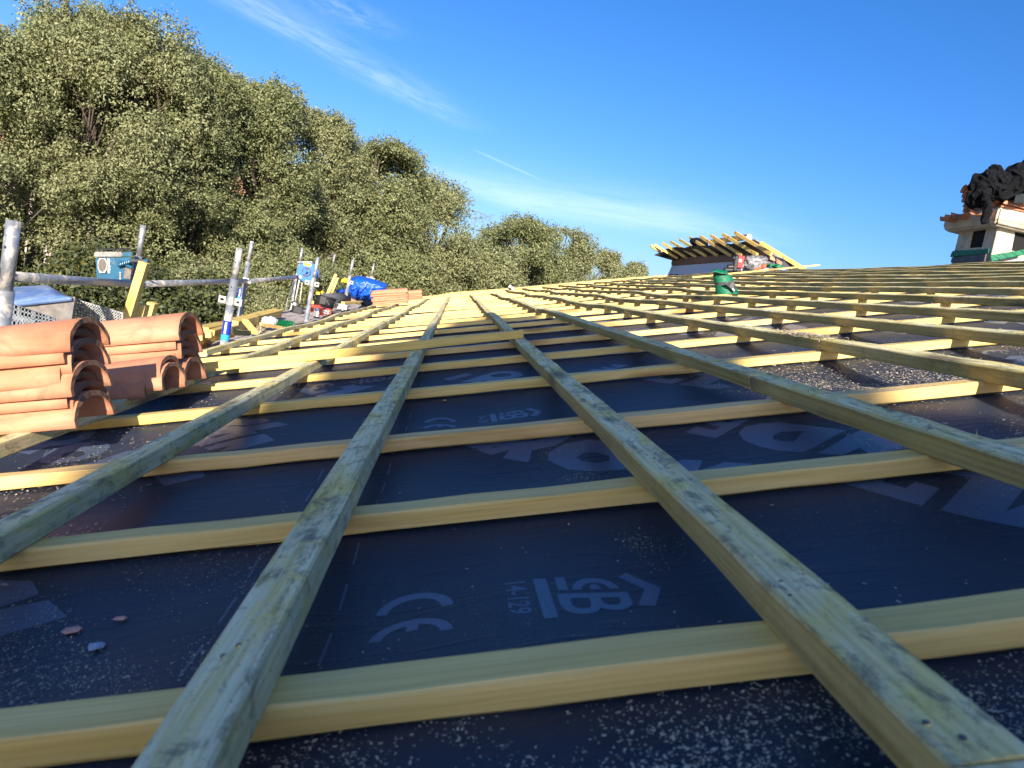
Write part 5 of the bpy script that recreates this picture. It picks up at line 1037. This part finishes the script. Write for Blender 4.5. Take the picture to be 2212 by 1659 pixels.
bm = bmesh.new(); pc = k5(960, 565, 10.47); tube(bm, pc + Vector((0, 0, -0.035)), pc + Vector((0.008, 0, 0.03)), 0.031, 18); sheet(bm, [pc + Vector(q_) for q_ in ((-0.06, -0.02, -0.05), (-0.01, -0.035, -0.02), (-0.01, -0.035, 0.03), (-0.05, -0.02, 0.0))], 6, 4, 0.006, lambda u, v: 0.01 * math.sin(6 * u)); tag(obj('yellow_strap', bm, MYEL, None, True), 'yellow strap wound round the inner scaffold post by the tarpaulin', 'strap')
# tarpaulin over a pile
Yt = 12.0
outl = [(1000, 600), (1030, 540), (1120, 500), (1220, 508), (1330, 540), (1450, 575), (1570, 625), (1560, 760), (1450, 900), (1330, 880), (1170, 860), (1090, 870), (1000, 780), (830, 770), (825, 710), (870, 690), (980, 690)]
bm = bmesh.new(); N_ = 46; grid = []
def inside(px, py):
    c = False; j = len(outl) - 1
    for i in range(len(outl)):
        xi, yi = outl[i]; xj, yj = outl[j]
        if (yi > py) != (yj > py) and px < (xj - xi) * (py - yi) / (yj - yi) + xi: c = not c
        j = i
    return c
def edged(px, py):
    d = 1e9
    for i in range(len(outl)):
        a_, b_ = Vector(outl[i]), Vector(outl[(i + 1) % len(outl)]); ab = b_ - a_; t_ = max(0, min(1, (Vector((px, py)) - a_).dot(ab) / ab.length_squared)); d = min(d, (Vector((px, py)) - a_ - ab * t_).length)
    return d
from mathutils.geometry import delaunay_2d_cdt
pv = []
for i, p in enumerate(outl):
    q_ = outl[(i + 1) % len(outl)]
    for k_ in range(6): pv.append(Vector((p[0] + (q_[0] - p[0]) * k_ / 6, p[1] + (q_[1] - p[1]) * k_ / 6)))
nb = len(pv)
for gx_ in range(835, 1570, 11):
    for gy_ in range(505, 900, 11):
        if inside(gx_, gy_) and edged(gx_, gy_) > 5: pv.append(Vector((gx_ + random.uniform(-2, 2), gy_ + random.uniform(-2, 2))))
vv, ee, ff, *_r = delaunay_2d_cdt(pv, [(i, (i + 1) % nb) for i in range(nb)], [], 1, 1e-4)
fr_v, bk_v = [], []
for p in vv:
    d_ = min(1.0, edged(p.x, p.y) / 90.0); n_ = MN.fractal(Vector((p.x * 0.009, p.y * 0.016, 0.3)), 1.0, 2.0, 4)
    fold = 0.045 * math.sin(p.x * 0.045 + p.y * 0.03 + 3 * n_) * (1 if p.y > 690 else 0.10)
    bulge = 0.38 * math.sqrt(max(0, 1 - (1 - d_) ** 2))
    fr_v.append(bm.verts.new(AY(*C5(p.x, p.y), Yt - bulge + fold + 0.025 * n_))); bk_v.append(bm.verts.new(AY(*C5(p.x, p.y), Yt + 0.3)))
for f in ff:
    bm.faces.new([fr_v[i] for i in f])
for i in range(len(ee)):
    a_, b_ = ee[i]
    if a_ < nb and b_ < nb and abs(a_ - b_) in (1, nb - 1): bm.faces.new((fr_v[a_], fr_v[b_], bk_v[b_], bk_v[a_]))
for v_ in [v_ for v_ in bk_v if not v_.link_faces]: bm.verts.remove(v_)
bmesh.ops.recalc_face_normals(bm, faces=bm.faces)
tag(obj('tarpaulin', bm, MTARP, None, True), 'bright blue tarpaulin draped over a pile at the far scaffold end', 'tarpaulin')

# ================================================================ GROUND, NEIGHBOUR, TREES
ZG = -3.6
bm = bmesh.new(); bmesh.ops.create_grid(bm, x_segments=60, y_segments=60, size=400)
for v_ in bm.verts:
    d_ = v_.co.xy.length; v_.co.z = ZG + (0.15 * MN.noise(v_.co * 0.05) if d_ < 60 else -d_ * 0.03 + 1.8)
g = obj('ground', bm, simple('dry_grass_ground', (0.10, 0.085, 0.05), 0.95, 0, 0.4, 3, 0.5), None, True, False); tag(g, kind='structure')

nh = thing('neighbour_house', (-12, 22, ZG)); tag(nh, 'pale pink rendered house glimpsed through gaps in the trees', 'house')
bm = bmesh.new(); xr = AY(700, 450, 44.0).x; xl2 = AY(-140, 400, 44.0).x; zt2 = AY(150, 340, 44.0).z
box(bm, ((xr + xl2) / 2, 49.0, (ZG + zt2) / 2), (xr - xl2, 10.0, zt2 - ZG)); obj('wall', bm, simple('pink_render', (0.42, 0.34, 0.30), 0.9, 0, 0.1, 10, 0.3), nh)
bm = bmesh.new(); prism(bm, [Vector((xl2 - 0.4, 43.7, zt2)), Vector((xr + 0.4, 43.7, zt2)), Vector((xr + 0.4, 43.7, zt2 + 0.2)), Vector((xl2 - 0.4, 43.7, zt2 + 0.2))], [Vector((xl2 - 0.4, 49, zt2 + 1.8)), Vector((xr + 0.4, 49, zt2 + 1.8)), Vector((xr + 0.4, 49, zt2 + 2.0)), Vector((xl2 - 0.4, 49, zt2 + 2.0))]); obj('roof', bm, MT, nh)
for (px_, py_) in ((330, 520), (470, 535)):
    c = AY(px_, py_, 43.95); bm = bmesh.new(); box(bm, c, (1.3, 0.12, 1.5)); obj('window', bm, plain('window_glass_dark', (0.03, 0.04, 0.05), 0.15), nh)
gw = thing('garden_wall', (-6, 16, ZG)); tag(gw, 'grey blue shaded rendered wall seen between the scaffold posts', 'wall')
bm = bmesh.new(); c = AY(590, 640, 18.6); box(bm, (c.x - 0.3, 18.8, -1.9), (3.2, 0.25, 3.4)); obj('wall_panel', bm, simple('grey_render', (0.22, 0.23, 0.26), 0.9, 0, 0.2, 8, 0.3), gw)

HOLM = mat_leaf('holm_oak_leaf', [(0.045, 0.058, 0.018), (0.095, 0.112, 0.036), (0.16, 0.175, 0.068), (0.24, 0.245, 0.12)])
HOLM2 = mat_leaf('holm_oak_leaf_paler', [(0.055, 0.068, 0.024), (0.12, 0.135, 0.05), (0.185, 0.195, 0.085), (0.27, 0.27, 0.145)])
PINE = mat_leaf('pine_needles', [(0.07, 0.10, 0.02), (0.13, 0.17, 0.03), (0.19, 0.22, 0.05), (0.26, 0.28, 0.08)], 0.3)
IVY = mat_leaf('dark_ivy', [(0.014, 0.022, 0.010), (0.03, 0.045, 0.015), (0.055, 0.07, 0.02), (0.18, 0.16, 0.02)], 0.25)
def leaves(C, Rr, n, ls, flat=0.0, seed=0, aspect=0.46, spread=0.22, needle=False):
    """n leaves on the shells of lobes (centres C, radii Rr)"""
    g_ = np.random.default_rng(seed); C = np.array(C); Rr = np.array(Rr); w = Rr ** 2; k = g_.choice(len(C), n, p=w / w.sum())
    d = g_.normal(size=(n, 3)); d /= np.linalg.norm(d, axis=1)[:, None]
    r = Rr[k] * (1 - np.abs(g_.normal(0, spread, n)) + g_.uniform(-0.05, 0.12, n))
    m_ = max(1, n // 9); kt = k[:m_]; dt = d[:m_]
    T = C[kt] + dt * (Rr[kt] * (1.02 - np.abs(g_.normal(0, spread * 1.2, m_)) + 0.16 * g_.random(m_) ** 4))[:, None]
    if not needle:
        f_ = 0.95; nv = np.sin(T[:, 0] * 3.1 * f_ + 1.7 * np.sin(T[:, 2] * 2.3 * f_) + seed) + np.sin(T[:, 1] * 2.7 * f_ + T[:, 2] * 1.9 * f_ + 2 * seed) + np.sin(T[:, 2] * 3.7 * f_ - T[:, 0] * 1.3 * f_)
        kp_ = nv > -1.25; T = T[kp_]; dt = dt[kp_]
    b_ = g_.integers(0, len(T), n); d = dt[b_]
    P = T[b_] + g_.normal(size=(n, 3)) * (ls * 0.75) + d * (g_.normal(size=n) * ls * 0.6)[:, None]
    nrm = d * 0.55 + g_.normal(size=(n, 3)) * 0.55 + np.array([0, 0, 0.25]); nrm /= np.linalg.norm(nrm, axis=1)[:, None]
    t = np.cross(nrm, g_.normal(size=(n, 3))); t /= np.linalg.norm(t, axis=1)[:, None]; b = np.cross(nrm, t)
    L = (ls * g_.uniform(0.65, 1.3, n))[:, None]; B = L * aspect
    V = np.stack([P - t * L / 2, P + b * B / 2 + nrm * L * 0.06, P + t * L / 2, P - b * B / 2 + nrm * L * 0.06], 1).reshape(-1, 3)
    return V, np.arange(n * 4).reshape(n, 4)
def lobes(cx, cy, zb, zt, rx, ry, n, lr, seed, topness=1.0):
    g_ = random.Random(seed); C, Rr = [], []
    for i in range(n):
        t = (i + 0.5) / n; z = zb + (zt - zb) * (g_.random() ** 0.85)
        prof = math.sqrt(max(0.02, 1 - ((z - (zb + (zt - zb) * 0.42)) / ((zt - zb) * 0.585)) ** 2)); a = g_.uniform(0, 6.283); rr_ = (g_.random() ** 0.28) * (1 + 0.16 * math.sin(2.6 * z + 3 * a + seed))
        r0 = lr * g_.uniform(0.6, 1.25)
        C.append((cx + rx * prof * rr_ * math.cos(a), cy + ry * prof * rr_ * math.sin(a), min(z, zt - r0 * 0.8))); Rr.append(r0)
    C.append((cx, cy, zt - lr * 0.7)); Rr.append(lr * 0.8); return C, Rr
def tree(name, base, top, rx, ry, n_l, lr, nleaf, ls, mat, label, seed, zb=None, group=None, trunk_r=0.14, extra=None, dens_=None):
    x, y = base; zb = ZG + 0.8 if zb is None else zb
    t = thing(name, (x, y, ZG)); tag(t, label, 'tree', group)
    C, Rr = lobes(x, y, zb, top, rx, ry, n_l, lr, seed)
    if extra: 
        for c_, r_ in extra: C.append(tuple(c_)); Rr.append(r_)
    V, F = leaves(C, Rr, nleaf, ls, seed=seed)
    V = V - np.array([x, y, ZG]); me = np_mesh('crown', V, F)
    link('crown', me, mat, t, Matrix.Translation((x, y, ZG)))
    bm = bmesh.new(); rs = random.Random(seed + 1); hh = top - ZG
    pts_ = [Vector((x + rs.uniform(-0.15, 0.15) * i, y + rs.uniform(-0.1, 0.1) * i, ZG + hh * 0.78 * i / 5)) for i in range(6)]; polytube(bm, pts_, [trunk_r * (1 - 0.16 * i) for i in range(6)], 10)
    for i, c_ in enumerate(C[::2]):
        s_ = pts_[min(5, max(1, int((c_[2] - ZG) / hh * 5.2)))] - Vector((0, 0, 0.3)); e_ = Vector(c_); m_ = s_.lerp(e_, 0.5) + Vector((rs.uniform(-0.2, 0.2), rs.uniform(-0.2, 0.2), 0.15))
        polytube(bm, [s_, m_, e_], [trunk_r * 0.32, trunk_r * 0.2, trunk_r * 0.08], 6)
    bmesh.ops.translate(bm, verts=bm.verts, vec=(-x, -y, -ZG)); me = bpy.data.meshes.new('trunk'); bm.to_mesh(me); bm.free(); link('trunk', me, MBARK, t, Matrix.Translation((x, y, ZG)), True)
    return t
GT = 'evergreen oaks behind the scaffolding'
def tr_(px, py, Y, rx, ry, n_l, lr, nleaf, ls, mat, label, seed, **k):
    n_l = int(n_l * 2.6); lr *= 0.66; ls *= 0.92; nleaf = int(nleaf * 1.35)
    p = AY(px, py, Y); return tree('holm_oak', (p.x, p.y), p.z, rx, ry, n_l, lr, nleaf, ls, mat, label, seed, group=GT, **k)
tr_(-40, 62, 11.2, 1.6, 1.5, 40, 0.60, 120000, 0.050, HOLM2, 'leftmost evergreen oak, its crown cut by the left edge', 1, zb=-0.5, trunk_r=0.06)
tr_(285, 42, 11.8, 1.2, 1.5, 44, 0.55, 120000, 0.050, HOLM2, 'tall grey green oak in front of the yellow green pine tops', 2, zb=0.15, trunk_r=0.06)
tr_(400, 108, 12.6, 1.15, 1.4, 52, 0.55, 125000, 0.050, HOLM, 'evergreen oak with rounded crown above the site radio', 3, zb=-1.6)
tr_(565, 168, 14.0, 1.05, 1.3, 50, 0.55, 115000, 0.055, HOLM, 'evergreen oak with notched top above the third scaffold post', 4, zb=-1.9)
tr_(700, 250, 16.0, 1.3, 1.5, 46, 0.62, 110000, 0.060, HOLM2, 'evergreen oak with loose twiggy top over the cable reel', 5, zb=-2.4)
tr_(850, 318, 18.0, 1.3, 1.5, 46, 0.68, 100000, 0.066, HOLM, 'evergreen oak right of the twiggy one, above the tarpaulin', 6, zb=-2.5)
tr_(955, 392, 20.0, 1.15, 1.6, 46, 0.66, 95000, 0.070, HOLM2, 'rounded evergreen oak at the right end of the tall group with a bare branch', 7, zb=-2.5)
tr_(1140, 478, 25.0, 1.9, 1.8, 40, 0.70, 75000, 0.085, HOLM, 'lower distant oak just right of the tall group', 8, zb=-3)
tr_(1215, 492, 27.0, 1.6, 1.8, 34, 0.66, 60000, 0.090, HOLM2, 'distant oak with a pointed top above the centre of the roof', 9, zb=-3)
tr_(1310, 545, 31.0, 1.7, 1.8, 30, 0.70, 50000, 0.10, HOLM2, 'small distant oak second from the right end of the tree line', 10, zb=-3)
tr_(1372, 572, 34.0, 1.3, 1.5, 24, 0.55, 32000, 0.10, HOLM2, 'last and lowest distant oak, touching the dormer side of the tree line', 11, zb=-3)
# filling oaks in the second row
tr_(470, 215, 16.5, 1.6, 1.4, 34, 0.65, 70000, 0.062, HOLM, 'darker oak filling behind between the radio and the third post', 12, zb=-2)
tr_(1040, 530, 24.0, 2.0, 1.6, 34, 0.70, 60000, 0.085, HOLM, 'low dark oak behind the foot of the rounded one', 14, zb=-3)
tr_(760, 420, 19.5, 2.0, 1.4, 34, 0.75, 60000, 0.075, HOLM, 'dark oak standing in the second row behind the twiggy one', 15, zb=-3)
# low evergreen shrubs by the scaffold
def shrub(name, c, r, n_l, lr, nleaf, ls, mat, label, seed, cat='shrub'):
    t = thing(name, (c.x, c.y, ZG)); tag(t, label, cat)
    g_ = random.Random(seed); C = [(c.x + r[0] * g_.uniform(-1, 1), c.y + r[1] * g_.uniform(-1, 1), c.z + r[2] * g_.uniform(-1, 1)) for _ in range(n_l)]; Rr = [lr * g_.uniform(0.7, 1.2) for _ in range(n_l)]
    V, F = leaves(C, Rr, nleaf, ls, seed=seed); V = V - np.array([c.x, c.y, ZG]); link('foliage', np_mesh('foliage', V, F), mat, t, Matrix.Translation((c.x, c.y, ZG)))
    bm = bmesh.new()
    for c_ in C: polytube(bm, [Vector((c.x + (c_[0] - c.x) * 0.3, c.y, ZG)), Vector(c_) * 0.5 + Vector((c.x, c.y, ZG)) * 0.5, Vector(c_)], [0.03, 0.02, 0.008], 5)
    bmesh.ops.translate(bm, verts=bm.verts, vec=(-c.x, -c.y, -ZG)); me = bpy.data.meshes.new('stems'); bm.to_mesh(me); bm.free(); link('stems', me, MBARK, t, Matrix.Translation((c.x, c.y, ZG)), True); return t
shrub('hedge', AY(60, 650, 11.0), (1.4, 0.6, 0.50), 40, 0.38, 60000, 0.075, IVY, 'dark leafy hedge with yellow flecks behind the near scaffold posts', 31, 'hedge')
shrub('hedge', AY(300, 680, 10.2), (0.9, 0.6, 0.55), 26, 0.38, 40000, 0.070, IVY, 'dark hedge in shade below the site radio and rail', 36, 'hedge')
shrub('shrub', AY(450, 640, 10.8), (0.32, 0.3, 0.32), 14, 0.24, 26000, 0.045, HOLM2, 'small bright evergreen shrub seen between the second post and the offcuts', 32)
shrub('shrub', AY(600, 610, 12.5), (0.75, 0.4, 0.55), 20, 0.30, 42000, 0.048, HOLM, 'evergreen shrub filling the gap left of the cable reel', 33)
shrub('shrub', AY(560, 690, 11.0), (0.55, 0.3, 0.25), 14, 0.24, 26000, 0.045, HOLM2, 'low evergreen shrub beyond the thick beam', 37)
shrub('shrub', AY(790, 600, 16.5), (1.6, 0.4, 0.6), 26, 0.42, 60000, 0.060, HOLM, 'broad evergreen shrub behind the leaning timber and tarpaulin', 34)
shrub('shrub', AY(980, 600, 20.5), (2.0, 0.5, 0.6), 26, 0.50, 55000, 0.070, HOLM2, 'wide low evergreen shrub beyond the far roof edge', 35)
# pine tops behind
p = AY(165, 8, 19.0)
def pine(px, py, Y, seed, label):
    p = AY(px, py, Y); t = thing('pine_tree', (p.x, p.y, ZG)); tag(t, label, 'tree', 'pines behind the oaks'); g_ = random.Random(seed); C, Rr = [], []
    for i in range(16): z = p.z - 0.25 - i * 0.22; a = g_.uniform(0, 6.28); rr_ = 0.07 * i * g_.uniform(0.5, 1); C.append((p.x + rr_ * math.cos(a), p.y + rr_ * math.sin(a), z)); Rr.append(0.22 + 0.02 * i)
    V, F = leaves(C, Rr, 26000, 0.11, seed=seed, aspect=0.14, spread=0.4); V = V - np.array([p.x, p.y, ZG]); link('crown', np_mesh('crown', V, F), PINE, t, Matrix.Translation((p.x, p.y, ZG)))
    bm = bmesh.new(); polytube(bm, [Vector((0, 0, 0)), Vector((0, 0, (p.z - ZG) * 0.5)), Vector((0, 0, p.z - ZG - 0.2))], [0.2, 0.13, 0.03], 8); me = bpy.data.meshes.new('trunk'); bm.to_mesh(me); bm.free(); link('trunk', me, MBARK, t, Matrix.Translation((p.x, p.y, ZG)), True)
pine(100, 2, 15.0, 41, 'left yellow green pine top showing over the oaks'); pine(152, -45, 15.5, 42, 'tallest yellow green pine top, cut by the top edge of the frame'); pine(205, 15, 16.0, 43, 'right yellow green pine top just behind the grey green oak')
# bare dead branch on the right oak
bm = bmesh.new(); b0 = AY(1015, 455, 20.3)
def twig(p, d, L, r, lv):
    q_ = p + d * L; polytube(bm, [p, p.lerp(q_, 0.5) + Vector((random.gauss(0, 0.01), 0, random.gauss(0, 0.02))), q_], [r, r * 0.8, r * 0.55], 5)
    if lv:
        for k_ in range(3): twig(p.lerp(q_, 0.4 + 0.3 * k_), (d + Vector((random.gauss(0, 0.5), random.gauss(0, 0.3), random.gauss(0.1, 0.5)))).normalized(), L * 0.6, r * 0.55, lv - 1)
twig(b0, Vector((1, 0, -0.05)).normalized(), 0.42, 0.013, 3); twig(b0 + Vector((0, 0, -0.2)), Vector((1, 0, 0.2)).normalized(), 0.36, 0.011, 3)
tag(obj('dead_branch', bm, simple('grey_twig', (0.16, 0.13, 0.10), 0.9, 0, 0.3, 40, 0.1), None, True), 'bare grey twigs sticking out right of the rounded oak', 'branch')

sc.render.engine = 'CYCLES'
sc.cycles.max_bounces = 8; sc.cycles.transparent_max_bounces = 8
